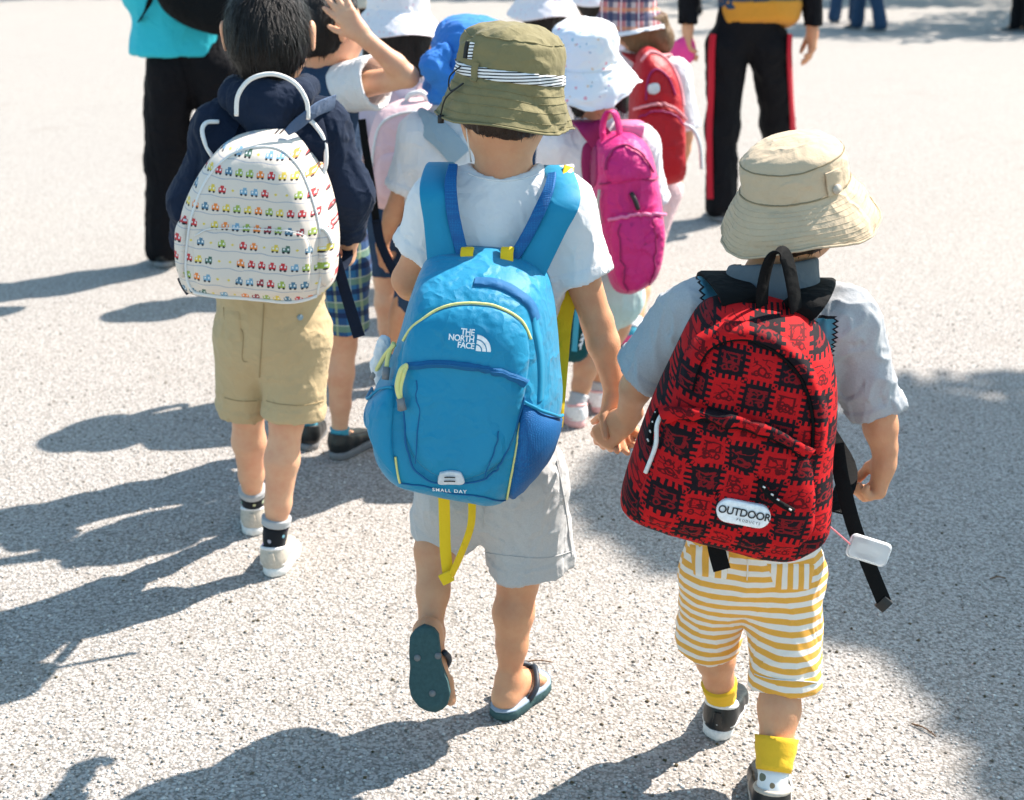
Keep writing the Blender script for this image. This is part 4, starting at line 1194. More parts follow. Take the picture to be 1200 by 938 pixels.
for r0, r1 in ((.0, .36), (.44, .68), (.75, 1.0)):
    n = 12; an = np.linspace(0, math.pi / 2, n); vv = [(r1 * math.cos(t), r1 * math.sin(t)) for t in an] + [(r0 * math.cos(t), r0 * math.sin(t)) for t in an]
    arc.append((vv, [(i, i + 1, n + i + 1, n + i) for i in range(n - 1)]))
bA.decal('logo', arc, 557.6, 409.6, .0205, -.10, M['print_white'], fp, off=.0195)
v, f = text_shape('SMALL DAY', .016, 'CENTER', 1.25)
bA.decal('lettering', [(v, f)], 527, 573.5, .0082, -.045, M['print_white'], off=.004)
# straps of the blue backpack
def visible_strap(bag, pts, w, mat, nm='shoulder_strap', th=.010, wv=V(1, 0, 0)): return ribbon(nm, pts, wv, w, th, mat, bag.root, sm=6)
zz = lambda p, o: np.asarray(p) + V(0, o, 0)
shoulder_strap(bA, jA, 'L', P(519, 318, 1.93), .044, M['strap_blue'], extra=[P(514, 260, 1.938), P(509, 222, 1.955)], th=.010, lift=.060, inset=-.008, wmat=M['yellow_webbing'], low=P(470, 505, 1.93))
shoulder_strap(bA, jA, 'R', P(620, 322, 1.93), .044, M['strap_blue'], extra=[P(648, 264, 1.938), P(663, 232, 1.955)], th=.010, lift=.060, inset=.004, wmat=M['yellow_webbing'], low=P(645, 500, 1.93), ww=.026, web=[P(676, 312, Y + .03), P(662, 370, Y + .0), P(656, 430, Y - .04), P(650, 500, Y - .09)])
ribbon('strap_mesh', [P(543, 302, 1.927), P(536, 275, 1.930), P(530, 245, 1.934), P(528, 215, 1.952), P(531, 194, 1.985)], V(1, 0, 0), [.018, .019, .019, .018, .014], .006, M['blue_mesh'], bA.root, sm=6)
ribbon('strap_mesh', [P(602, 302, 1.927), P(618, 276, 1.930), P(632, 248, 1.934), P(643, 222, 1.952), P(647, 204, 1.985)], V(1, 0, .3), [.016, .018, .018, .016, .013], .006, M['blue_mesh'], bA.root, sm=6)
for x in (547, 594):
    ribbon('haul_loop', [P(x, 307, 1.915), P(x, 297, 1.918), P(x + 1, 291, 1.926), P(x + 1, 293, 1.935)], V(1, 0, 0), .019, .004, M['yellow_webbing'], bA.root, sm=4)
sR = jA['shR'] + V(.000, 0, 0) + UP * .060
ribbon('load_strap', [sR + V(-.004, -.046, -.030), sR + V(.002, -.024, -.006), sR + V(.006, .004, .003)], V(1, 0, .2), .034, .006, M['white_piping'], bA.root, sm=4)
ribbon('load_buckle', [sR + V(.010, -.030, -.008), sR + V(.014, -.010, .005)], V(1, 0, -.3), .016, .005, M['yellow_webbing'], bA.root)
ribbon('strap_tail', [P(520, 574, 1.90), P(521, 610, 1.905), P(522, 645, 1.90), P(526, 680, 1.895)], V(1, 0, 0), .018, .0025, M['yellow_webbing'], bA.root, sm=5)
ribbon('strap_tail', [P(553, 578, 1.90), P(552, 615, 1.90), P(540, 650, 1.892), P(528, 676, 1.889)], V(1, .7, 0), .014, .0025, M['yellow_webbing'], bA.root, sm=5)
ribbon('strap_end', [P(520, 672, 1.888), P(526, 683, 1.886)], V(1, 0, .2), .020, .006, M['yellow_webbing'], bA.root)
# white cloth in the side pocket
F = SDF(); F.chain([(P(452, 470, 1.90), .010), (P(448, 430, 1.90), .013), (P(449, 400, 1.90), .010)], .01, V(0, 1, 0), .8)
cl = thing('cloth', P(450, 470, 1.90), 'crumpled white cloth tucked in the side pocket of the blue backpack', 'cloth')
sdf_obj('fold', F, .003, M['white_cotton'], cl, .006, (60, 60, 40))
# ------------------------------------------------------------------ small boy with tan hat and red jigsaw-print backpack
B = person(G(880, 890), 'small child in tan bucket hat, grey t-shirt and yellow striped shorts, holding hands')
Y = 1.87
jB = dict(fw=V(0, 1, 0), rt=V(1, 0, 0), pelvis=P(882, 640, Y + .01), belly=P(884, 560, Y + .02), chest=P(893, 440, Y + .015), neck=P(905, 325, Y + .01), head=P(932, 238, Y + .04),
          headup=unit(V(-.16, -.08, 1)), headfw=unit(V(.25, 1, .1)), shL=P(815, 366, Y + .01), shR=P(985, 374, Y + .005), elL=P(750, 440, Y + .05), wrL=P(733, 492, Y + .105), elR=P(1030, 486, Y), wrR=P(1037, 540, Y - .005),
          hipL=P(843, 668, Y + .01), hipR=P(920, 670, Y), knL=P(836, 745, Y + .06), anL=G(846, 822, .06), knR=P(916, 788, Y - .045), anR=G(905, 922, .06))
jB['fdL'] = unit(G(874, 800) - G(848, 866)); jB['fdR'] = unit(V(.12, 1, 0))
body(B, jB, .96, .003, 'skin', dict(L=dict(fwd=P(712, 512, Y + .115) - P(735, 492, Y + .105), palm=V(.3, 1, -.5), curl=(.75, .8, .85, .9), thumb=.4, size=.95), R=dict(fwd=V(-.1, .12, -1), palm=V(-1, .1, -.1), curl=(.85, .95, 1.0, 1.05), thumb=.7, size=.98)), legr=.86)
br = wl(B)
def rect(x0, y0, x1, y1):
    p, q = P(x0, y1, Y - .05) - br, P(x1, y0, Y - .05) - br
    return (p[0], q[0], p[2], q[2])
teeB = printed_tee('tee_print', (.44, .46, .48), [rect(820, 336, 856, 372), rect(948, 372, 984, 432)])
shirt(B, jB, teeB, .96, .0035, slv=(.93, .93), sr=(.047, .044), tw=(.102, .101, .101), amp=.011, fr=(22, 22, 12), seed=7.7, neck=.056)
F = SDF(); nk = jB['neck']
F.cone(nk - UP * .035 + V(-.005, -.02, 0), nk + UP * .020 + V(0, -.004, 0), .074, .064, .01, V(0, 1, 0), .85)
F.cone(nk - UP * .03, nk + UP * .08, .050, .056, .004, None, 1, 's'); F.plane(nk + UP * .024, unit(V(-.1, .2, 1)))
sdf_obj('collar', F, .003, M['tee_collar'], B, .002)
s2 = shorts(B, jB, M['stripe_shorts'], {'L': P(829, 750, Y + .05), 'R': P(919, 800, Y - .046)}, .96, .0035, er={'L': .053, 'R': .058}, rr=(.062, .06), waist=.104, amp=.006, seed=12., fr=(18, 18, 16))
patch_on(s2, [(897, 660), (957, 660), (950, 692), (908, 692)], M['stripe_pocket'])
patch_on(s2, [(806, 636), (858, 646), (852, 680), (812, 676)], M['stripe_pocket'])
seam_on(s2, [(876, 655), (876, 668), (875, 680)], .0013, M['stripe_pocket'])
seam_on(s2, [(884, 790), (905, 796), (935, 798), (958, 800)], .0009, M['white_cotton'], 'stitching')
# socks and shoes
def kid_foot(root, j, sd, mu, ms, mats, top, L=.165, W=.066, heelback=.036, trim=None, col=.062, r=.030, h=.003, cuts=None):
    an, fd = j['an' + sd], unit(j['fd' + sd]); kn = j['kn' + sd]
    hl = V(an[0], an[1], .001) - fd * heelback
    shoe(root, hl, fd, mu, ms, L, W, left=sd == 'L', trim=trim, col=col, h=h)
    base = hl + fd * .036 * W / .068 + UP * .03
    ll = np.linalg.norm(kn - an); sc = j.get('s', 1.0); lr = j.get('legr', 1.0)
    line_ = lambda z: an + (kn - an) * z / ll - fd * .0075 * sc * min(1, max(0, z / ll / .68)) if z > 0 else base + (an - base) * (1 + z / .03)
    rad = lambda z: np.interp(z / ll, [0, .35, .68], [.021 * sc * lr, .0315 * sc * lr, .0405 * sc * lr]) + .0045 if z > 0 else max(.021 * sc * lr + .0045, .0255)
    zs = np.linspace(-.03, top, 15); n = len(mats)
    cuts = np.linspace(0, 1, n + 1) if cuts is None else cuts
    for i, mt in enumerate(mats):
        z0_, z1_ = -.03 + (top + .03) * cuts[i], -.03 + (top + .03) * cuts[i + 1]
        zz_ = np.linspace(z0_, z1_, 7)
        mk('sock' if i == 0 else 'sock_cuff', *tube_vf(np.array([line_(z) for z in zz_]), np.array([rad(z) + (.0018 if i else 0) + .0007 * math.sin(k * 2.1) for k, z in enumerate(zz_)]), 20), M[mt], root)
kid_foot(B, jB, 'L', M['shoe_black'], M['rubber_white'], ['sock_dots', 'sock_yellow'], .045, trim=M['rubber_white'], r=.029)
kid_foot(B, jB, 'R', M['shoe_black'], M['rubber_white'], ['sock_dots', 'sock_yellow'], .078, trim=M['shoe_cream'], r=.029)
hB = Hat(B, 'bucket_hat', P(936, 259, Y + .045), V(-.20, -.13, .97), unit(V(.25, 1, 0)), [(.112, -.004), (.110, .001), (.103, .019), (.090, .040), (.079, .055), (.077, .064), (.0765, .076), (.075, .092), (.069, .106), (.054, .117), (.028, .123), (0, .125)], 1.10, M['tan_cotton'], .005, 6.0, .009, 3, M['hat_lining'])
hair_cap(B, jB, .96, 'hair_brown', .004, .004, -.05, .03, strands=300, ln=.012, hat=hB)
for u in (.02, .05, .08, .11, .14, .17, .20, .23, .26, .29, .32): hB.ring('stitching', u, .0005, M['tan_cotton'], .0001)
hB.ring('seam', .39, .0014, M['hat_lining'], .0002); hB.ring('seam', .69, .0012, M['hat_lining'], .0002); hB.ring('brim_edge', 0.0, .002, M['tan_cotton'])
tb = ribbon('tab', [hB.pt(np.radians(-44), u, .003)[0] for u in (.40, .46, .52, .58, .63)], hB.rt * .72 + hB.fw * .69, .026, .004, M['tan_cotton'], hB.obj, sm=3)
q = hB.pt(np.radians(-44), .47, .006)[0]; nq = unit(q - hB.c - hB.up * .07)
tube('button', [q, q + nq * .003], .007, M['shoe_cream'], tb, n=14)

bB = Bag('red and black jigsaw-print backpack with white oval label', [(817, 374), (845, 358), (872, 354), (910, 359), (945, 374), (970, 402), (982, 441), (984, 490), (979, 540), (978, 590), (972, 630), (938, 653), (905, 654), (870, 648), (797, 627), (735, 607), (727, 590), (740, 545), (760, 490), (784, 437)],
         1.775, .125, M['jigsaw_print'], tilt=.17, shear=(-.04, -.22), a=6, b=.5, amp=.008, seed=5.0, yaw=-.06)
fp = bB.patch('front_pocket', [(790, 484), (815, 482), (860, 492), (905, 506), (945, 530), (953, 570), (950, 622), (925, 641), (880, 640), (810, 622), (752, 603), (750, 585), (768, 535)], .016, M['jigsaw_print'], a=6, amp=.004, seed=3)
bB.strip('zip_flap', [(788, 488), (820, 484), (862, 493), (905, 507), (943, 528)], .014, M['jigsaw_print'], fp, off=.021)
bB.line('zipper', [(792, 493), (822, 491), (862, 500), (905, 514), (938, 533)], .0022, M['black_webbing'], fp, off=.017)
zf = bB.strip('zip_flap', [(806, 455), (813, 428), (826, 405), (848, 393), (874, 391), (902, 400), (928, 418), (948, 446), (959, 485), (958, 530)], .015, M['jigsaw_print'], off=.008)
bB.line('zipper', [(812, 458), (819, 432), (831, 412), (850, 401), (874, 399), (899, 408), (922, 425), (941, 450), (951, 487), (951, 528)], .0026, M['black_webbing'], off=.002)
sfB = lambda x, y, o: bB.S(bB.inv(x, y), o)[0]
tube('zip_cord', [sfB(787, 484, .012), sfB(782, 500, .018), sfB(776, 525, .016), sfB(764, 555, .012)], .0032, M['cord_white'], bB.root, sm=5)
tube('zip_cord', [sfB(781, 482, .012), sfB(776, 495, .014), sfB(771, 510, .012), sfB(768, 524, .010)], .0042, M['black_webbing'], bB.root, sm=5)
for t in (.1, .35, .6, .85):
    p = sfB(781 - 13 * t, 482 + 42 * t, .017); tube('cord_fleck', [p, p + V(.002, 0, -.004)], .0012, M['cord_white'], bB.root)
tube('zip_cord', [sfB(886, 556, .026), sfB(898, 572, .026), sfB(912, 584, .026), sfB(926, 592, .024)], .0042, M['black_webbing'], bB.root, sm=5)
for t in (.15, .4, .65, .9):
    p = sfB(886 + 40 * t, 556 + 36 * t, .031); tube('cord_fleck', [p, p + V(.003, 0, -.002)], .0012, M['cord_white'], bB.root)
c0 = bB.inv(869, 596); ca, sa = math.cos(-.175), math.sin(-.175)
rim = np.array(rounded_rect(2.16, .92, .45)) * .0335
rq = c0 + np.stack([rim[:, 0] * ca - rim[:, 1] * sa, rim[:, 0] * sa + rim[:, 1] * ca], 1)
lo_ = bB.patch('brand_label', None, .003, M['print_white'], fp, a=10, base=.025, edge=.012, raw=rq)
v, f = text_shape('OUTDOOR', .022, 'CENTER', .95)
bB.decal('lettering', [(v, f)], 869.5, 595, .0142, -.175, M['print_black'], lo_, off=.0295)
v, f = text_shape('PRODUCTS', .008, 'CENTER', 1.5)
bB.decal('lettering', [(v, f)], 874, 604, .0046, -.175, M['print_black'], lo_, off=.0295)
ribbon('carry_handle', [P(893, 362, 1.765), P(894, 335, 1.76), P(902, 304, 1.757), P(913, 295, 1.757), P(922, 304, 1.757), P(929, 335, 1.758), P(933, 364, 1.762)], V(.8, .75, .1), .026, .004, M['black_webbing'], bB.root, sm=6)
shoulder_strap(bB, jB, 'L', P(872, 364, 1.775), .058, M['black_webbing'], extra=[P(866, 345, 1.785)], lift=.056, low=P(745, 590, 1.80), th=.009)
shoulder_strap(bB, jB, 'R', P(930, 368, 1.775), .048, M['black_webbing'], extra=[P(950, 350, 1.785)], lift=.056, low=P(978, 600, 1.79), th=.009, ww=.03)
ribbon('strap_tail', [P(980, 520, 1.80), P(986, 560, 1.79), P(1000, 615, 1.78), P(1018, 662, 1.775), P(1036, 706, 1.77)], V(1, 0, .2), .022, .003, M['black_webbing'], bB.root, sm=5)
ribbon('strap_end', [P(1031, 704, 1.77), P(1040, 712, 1.768)], V(1, 0, 1.2), .022, .006, M['cord_black'], bB.root)
ribbon('strap_tail', [P(838, 628, 1.775), P(840, 645, 1.77), P(846, 668, 1.765)], V(1, 0, .25), .026, .003, M['black_webbing'], bB.root, sm=5)
# card case on a cord
cc = P(1018, 645, 1.755)
ch = thing('card_case', cc, 'clear plastic card case hanging on a thin pink cord from the red backpack', 'card case')
def box_round(name, c, ux, uy, uz, w, h, t, r, mat, parent):
    rr = np.array(rounded_rect(w, h, r)); n = len(rr); vs = []
    for z, k in ((-t / 2, .93), (-t / 4, 1), (t / 4, 1), (t / 2, .93)): vs += [c + ux * a * k + uy * b * k + uz * z for a, b in rr]
    fs = [(i * n + k, i * n + (k + 1) % n, (i + 1) * n + (k + 1) % n, (i + 1) * n + k) for i in range(3) for k in range(n)]
    fs += [tuple(range(n - 1, -1, -1)), tuple(3 * n + k for k in range(n))]
    return mk(name, vs, fs, mat, parent, auto=40)
ux = unit(V(.95, -.1, -.28)); uz = unit(np.cross(ux, V(.25, .2, 1))); uy = np.cross(uz, ux)
cs = box_round('case', cc, ux, uy, uz, .060, .034, .010, .007, M['clear_plastic'], ch)
mk('rim', *tube_vf(np.array([cc + ux * a + uy * b for a, b in rounded_rect(.060, .034, .007)]), .0016, 6, closed=True), M['print_white'], ch)
box_round('card', cc, ux, uy, uz, .040, .014, .002, .003, M['cord_white'], ch)
tube('cord', [sfB(912, 584, .028), P(940, 598, 1.66), P(968, 614, 1.69), cc - ux * .028], .0013, M['cord_pink'], ch, sm=6)

# ------------------------------------------------------------------ boy with black hair and cream vehicle-print backpack
Cc = person(G(310, 655), 'black-haired child without a hat in navy hoodie and khaki shorts')
Y = 2.60
jC = dict(fw=V(0, 1, 0), rt=V(1, 0, 0), pelvis=P(319, 372, Y + .01), belly=P(317, 300, Y + .02), chest=P(316, 210, Y + .01), neck=P(315, 108, Y + .01), head=P(315, 38, Y + .02),
          shL=P(262, 150, Y), shR=P(376, 148, Y), elL=P(228, 238, Y + .02), wrL=P(222, 290, Y + .12), elR=P(408, 226, Y), wrR=P(410, 278, Y + .05),
          hipL=P(288, 392, Y + .01), hipR=P(348, 392, Y), knL=P(290, 480, Y + .06), anL=G(297, 594, .06), knR=P(336, 492, Y - .02), anR=G(321, 640, .06))
jC['fdL'] = unit(V(-.05, 1, 0)); jC['fdR'] = unit(V(.05, 1, 0))
body(Cc, jC, 1.05, .0035, 'skin_pale', dict(R=dict(fwd=V(-.1, .35, -1), palm=V(-1, .2, 0), curl=(.9, 1, 1.05, 1.1), thumb=.6, size=1.0)), legr=.87)
shirt(Cc, jC, M['navy_fleece'], 1.05, .004, 'hoodie', sr=(.043, .049), tw=(.098, .100, .100), long=True, amp=.008, fr=(24, 24, 16), seed=3.1, neck=.050)
F = SDF(); nk = jC['neck']
F.chain([(nk + V(-.07, .03, .005), .026), (nk + V(-.058, -.035, -.004), .030), (nk + V(0, -.062, -.015), .034), (nk + V(.058, -.035, -.004), .030), (nk + V(.07, .03, .005), .026)], .02)
F.cone(nk + V(0, -.07, -.03), nk + V(.005, -.088, -.085), .052, .026, .03, V(0, 1, 0), .55)
F.cone(nk + V(0, -.01, -.02), nk + V(0, .02, .08), .050, .062, .01, None, 1, 's')
sdf_obj('hood', F, .004, M['navy_fleece'], Cc, .005, (30, 30, 20), 8.)
sC = shorts(Cc, jC, M['khaki_twill'], {'L': P(285, 478, Y + .05), 'R': P(343, 483, Y - .01)}, 1.05, .004, er={'L': .052, 'R': .062}, rr=(.062, .06), waist=.104, amp=.006, seed=22., fr=(14, 14, 14))
fabric('khaki_thread', (.36, .27, .14), .1)
seam_on(sC, [(309, 356), (308, 380), (306, 410), (304, 442)], .0015, M['khaki_thread'])
seam_on(sC, [(262, 360), (266, 380), (284, 388), (284, 420), (290, 424)], .0010, M['khaki_thread'], 'stitching')
patch_on(sC, [(322, 362), (384, 358), (380, 384), (324, 382)], M['khaki_twill'], 'pocket_flap')
patch_on(sC, [(262, 362), (282, 364), (284, 402), (264, 402)], M['khaki_twill'], 'pocket')
seam_on(sC, [(312, 470), (330, 474), (356, 475), (379, 470)], .0010, M['khaki_thread'], 'stitching')
seam_on(sC, [(263, 466), (280, 470), (300, 470)], .0010, M['khaki_thread'], 'stitching')
q, _n = hit(sC, 352, 372)
tube('button', [q, q + V(0, -.005, .001)], .006, M['strap_greyblue'], sC, n=12)
kid_foot(Cc, jC, 'L', M['shoe_cream'], M['rubber_white'], ['sock_print', 'sock_grey'], .060, trim=M['shoe_white'], r=.029, cuts=(0, .84, 1))
kid_foot(Cc, jC, 'R', M['shoe_cream'], M['rubber_white'], ['sock_print', 'sock_grey'], .068, trim=M['shoe_white'], r=.029, cuts=(0, .84, 1))
hair_cap(Cc, jC, 1.05, 'hair_black', .004, .007, -.072, .0, strands=5200, ln=.026)
bC = Bag('cream backpack printed with rows of small coloured vehicles', [(246, 184), (270, 164), (312, 155), (345, 163), (366, 188), (381, 222), (390, 262), (392, 300), (386, 338), (355, 353), (290, 349), (231, 345), (214, 330), (209, 295), (213, 250), (226, 215)],
         2.50, .12, M['train_print'], tilt=.14, shear=(-.10, -.2), a=7, b=.45, amp=.004, seed=8.0)
bC.line('piping', [(231, 345), (219, 325), (219, 290), (226, 250), (243, 210), (268, 184), (300, 173), (330, 177), (352, 200), (366, 235), (375, 275), (377, 315), (372, 344)], .0024, M['white_piping'], off=.001)
bC.line('piping', [(228, 342), (260, 347), (300, 350), (340, 353), (370, 346)], .0035, M['white_piping'], off=.002)
fp = bC.patch('front_pocket', [(229, 276), (250, 268), (300, 268), (345, 272), (360, 282), (363, 310), (361, 338), (330, 346), (290, 344), (245, 340), (230, 330), (227, 300)], .005, M['train_print'], a=6, amp=.003, seed=5)
bC.line('piping', [(229, 276), (250, 268), (300, 268), (345, 272), (360, 282), (363, 310)], .0011, M['white_piping'], fp, off=.006)
bC.patch('side_pocket', [(376, 262), (386, 258), (391, 285), (388, 325), (377, 335), (374, 300)], .012, M['train_print'], a=4, amp=.002)
bC.patch('side_pocket', [(211, 262), (219, 258), (217, 300), (216, 325), (211, 318), (209, 290)], .010, M['train_print'], a=4, amp=.002)
ribbon('side_tab', [P(374, 262, 2.43), P(384, 268, 2.42), P(391, 283, 2.42)], V(0, 1, .3), .03, .006, M['white_piping'], bC.root, sm=4)
tube('carry_handle', [P(277, 136, 2.485), P(279, 112, 2.48), P(294, 93, 2.478), P(320, 87, 2.478), P(345, 97, 2.478), P(359, 118, 2.48), P(361, 140, 2.485)], .0042, M['white_piping'], bC.root, n=10, sm=6)
tube('strap_edge', [P(252, 188, 2.50), P(242, 172, 2.50), P(237, 154, 2.505), P(242, 144, 2.515), P(256, 143, 2.53)], .0042, M['white_piping'], bC.root, n=10, sm=6)
tube('strap_edge', [P(377, 208, 2.50), P(382, 190, 2.50), P(380, 165, 2.505), P(370, 148, 2.52), P(362, 140, 2.53)], .0045, M['white_piping'], bC.root, n=10, sm=6)
shoulder_strap(bC, jC, 'L', P(262, 182, 2.505), .055, M['navy_webbing'], extra=[P(258, 160, 2.51)], lift=.058, low=P(218, 330, 2.50), s=1.05)
shoulder_strap(bC, jC, 'R', P(362, 185, 2.505), .055, M['navy_webbing'], extra=[P(366, 160, 2.51)], lift=.058, low=P(386, 330, 2.50), s=1.05)
ribbon('strap_tail', [P(386, 270, 2.50), P(393, 300, 2.495), P(404, 340, 2.49), P(418, 386, 2.485), P(421, 395, 2.485)], V(1, 0, .2), [.018, .02, .022, .024, .024], .003, M['navy_webbing'], bC.root, sm=5)
ribbon('strap_tail', [P(214, 324, 2.49), P(218, 333, 2.485), P(224, 342, 2.48)], V(1, 0, .8), .024, .004, M['navy_webbing'], bC.root, sm=3)
ribbon('loose_strap', [P(336, 156, 2.47), P(352, 143, 2.475), P(372, 128, 2.51), P(392, 120, 2.57)], V(.3, 0, 1), [.012, .024, .030, .030], .004, M['navy_sunlit'], bC.root, sm=5)
# ------------------------------------------------------------------ boy shading his head with a raised arm
def root_of(px, Y): return V(P(px, 400, Y)[0], Y, 0)
Y = 3.22
D = person(root_of(385, Y), 'child in white and navy raglan shirt with one hand raised to the head')
jD = joints(root_of(380, Y), 1.12, 0.0, .05, 'L')
jD.update(head=P(383, 30, Y + .02), headfw=unit(V(.8, .6, 0)), neck=P(374, 78, Y + .02), chest=P(372, 165, Y), belly=P(374, 235, Y + .01), pelvis=P(385, 300, Y + .01),
          shR=P(400, 104, Y), elR=P(478, 90, Y - .10), wrR=P(423, 40, Y - .12), shL=P(340, 104, Y + .02), hipR=P(402, 315, Y), knR=P(402, 405, Y + .01), anR=G(398, 510, .06), hipL=P(368, 315, Y))
jD['fdR'] = unit(V(.45, .9, 0))
body(D, jD, 1.0, .0035, 'skin_pale', dict(R=dict(fwd=P(394, 4, Y - .11) - P(423, 40, Y - .12), palm=V(.1, 1, -.2), curl=(.12, .12, .15, .2), thumb=.05, spread=.16)), legr=.9)
shirt(D, jD, M['navy_jersey'], 1.0, .004, sr=(.058, .062), slv=(.7, .5), amp=.006, seed=2, sleeve_mat=M['white_cotton'])
shorts(D, jD, M['plaid_blue'], {'L': P(366, 385, Y + .03), 'R': P(408, 384, Y)}, 1.0, .004, er={'L': .055, 'R': .052}, rr=(.062, .06), waist=.100, amp=.005, seed=3)
kid_foot(D, jD, 'R', M['shoe_black'], M['grey_rubber'], ['sock_teal'], .02, L=.18, W=.072, r=.030)
kid_foot(D, jD, 'L', M['shoe_black'], M['grey_rubber'], ['sock_teal'], .02, L=.18, W=.072, r=.030)
hair_cap(D, jD, 1.0, 'hair_black', .004, .010, -.06, .012, strands=900, ln=.02)
wb = thing('water_bottle', P(393, 275, 3.0), 'yellow drinking bottle hanging between the navy hoodie and the plaid shorts', 'bottle')
F = SDF(); F.cone(P(393, 268, 3.0), P(393, 225, 3.0), .026, .026, .01); sdf_obj('bottle_body', F, .004, M['yellow_webbing'], wb)
tube('cap', [P(393, 216, 3.0), P(393, 205, 3.0)], .018, M['grey_rubber'], wb, n=14)
tube('sling', [P(393, 205, 3.0), P(385, 170, 3.1), P(372, 120, 3.12)], .005, M['navy_webbing'], wb, sm=5)

# ------------------------------------------------------------------ child in blue sun hat
Y = 3.18
E = person(root_of(515, Y), 'child in blue sun hat and white t-shirt with a pale blue shoulder strap')
jE = joints(root_of(520, Y), 1.02, 0, .06, 'R')
jE.update(head=P(543, 62, Y + .02), neck=P(533, 122, Y + .01), chest=P(525, 200, Y), belly=P(520, 265, Y), pelvis=P(515, 325, Y), shL=P(490, 158, Y), elL=P(466, 238, Y), wrL=P(448, 286, Y + .02), shR=P(570, 158, Y),
          hipL=P(492, 335, Y), knL=P(468, 405, Y + .02))
body(E, jE, .92, .004, 'skin', dict(L=dict(fwd=V(-.05, .1, -1), palm=V(1, .1, 0), curl=(.5, .6, .7, .75), thumb=.5)), legr=.95)
shirt(E, jE, M['white_cotton'], .92, .004, sr=(.047, .048), slv=(.78, .78), amp=.006, seed=15)
shorts(E, jE, M['navy_jersey'], {'L': P(480, 372, Y + .01), 'R': jE['knR'] + UP * .06}, .92, .005, er={'L': .05, 'R': .055}, rr=(.062, .06))
for sd in 'LR': kid_foot(E, jE, sd, M['shoe_white'], M['rubber_white'], ['sock_grey'], .02, h=.004)
hE = Hat(E, 'sun_hat', P(553, 88, Y + .02), V(.12, -.05, 1), V(0, 1, 0), [(.112, -.036), (.110, -.030), (.104, -.010), (.099, .009), (.100, .034), (.100, .066), (.093, .098), (.070, .122), (.035, .134), (0, .136)], 1.1, M['blue_hat_cotton'], .008, 9., .004, 4)
hE.ring('seam', .55, .0014, M['blue_hat_cotton'])
F = SDF(); F.chain([(P(520, 62, Y - .08), .022), (P(508, 78, Y - .09), .030), (P(520, 100, Y - .08), .022)], .015); F.cone(P(524, 96, Y - .08), P(512, 112, Y - .08), .018, .022, .012); F.cone(P(520, 92, Y - .09), P(534, 100, Y - .07), .02, .03, .02)
sdf_obj('bow', F, .004, M['blue_hat_cotton'], hE.obj, .006, (50, 50, 50))
ribbon('shoulder_strap', [P(540, 185, Y - .085), P(520, 162, Y - .075), P(500, 146, Y - .045), P(486, 139, Y + .0), P(480, 150, Y + .06)], V(.6, 0, .8), .058, .008, M['strap_greyblue'], E, sm=5)
ribbon('strap_tail', [P(441, 258, Y - .1), P(446, 285, Y - .1), P(458, 312, Y - .1), P(468, 328, Y - .1)], V(1, 0, .3), .022, .004, M['navy_webbing'], E, sm=5)
ribbon('strap_upper', [P(424, 140, Y - .05), P(428, 170, Y - .06), P(436, 220, Y - .08), P(441, 262, Y - .1)], V(1, 0, 0), .018, .005, M['black_webbing'], E, sm=5)

# ------------------------------------------------------------------ girl with pale pink backpack
Y = 3.85
Fk = person(root_of(472, Y), 'black-haired child in pale floral hat wearing a pale pink backpack')
jF = joints(root_of(476, Y), 1.15, 0, .06, 'L')
body(Fk, jF, 1.0, .005, 'skin_pale', legr=.92)
shirt(Fk, jF, M['lilac_pale'], 1.0, .005, sr=(.05, .056), slv=(.85, .85), amp=.006, seed=25)
shorts(Fk, jF, M['navy_jersey'], {'L': jF['knL'] + UP * .05, 'R': jF['knR'] + UP * .05}, 1.0, .005, er={'L': .06, 'R': .06}, rr=(.062, .06))
for sd in 'LR': kid_foot(Fk, jF, sd, M['shoe_white'], M['rubber_white'], ['sock_grey'], .02, h=.004)
def bob(F, hd, hr, hf, hu):
    for g_ in (-1, 0, 1): F.cone(hd + hr * g_ * .05 - hf * .05, hd + hr * g_ * .062 - hf * .045 - hu * .125, .045, .038, .03)
hF = Hat(Fk, 'sun_hat', jF['head'] + UP * .005, V(.05, 0, 1), V(0, 1, 0), [(.130, -.022), (.126, -.014), (.108, .014), (.090, .036), (.086, .05), (.084, .09), (.07, .118), (.035, .13), (0, .132)], 1.1, M['floral_pale'], .006, 5., .008, 3)
hair_cap(Fk, jF, 1.0, 'hair_black', .005, .010, -.135, .01, strands=500, ln=.03, extra=bob, hat=hF)
bF = Bag('pale pink backpack worn by a black-haired child', [(438, 138), (455, 122), (482, 115), (510, 120), (528, 140), (534, 190), (532, 235), (500, 250), (445, 246), (430, 232), (428, 185)], 3.74, .11, M['pink_pale'], tilt=.1, a=6, b=.5, amp=.006, seed=3.)
bF.line('piping', [(436, 235), (438, 180), (448, 145), (480, 132), (512, 140), (524, 180), (524, 235)], .004, M['white_piping'], off=.002)
fp = bF.patch('front_pocket', [(445, 185), (480, 180), (516, 186), (518, 225), (480, 235), (446, 230)], .015, M['pink_pale'], amp=.003)
tube('carry_handle', [P(475, 125, 3.72), P(480, 112, 3.70), P(496, 110, 3.70), P(502, 124, 3.72)], .008, M['white_piping'], bF.root, sm=5)
shoulder_strap(bF, jF, 'L', P(462, 128, 3.73), .05, M['pink_pale'], lift=.056); shoulder_strap(bF, jF, 'R', P(500, 128, 3.73), .05, M['pink_pale'], lift=.056)

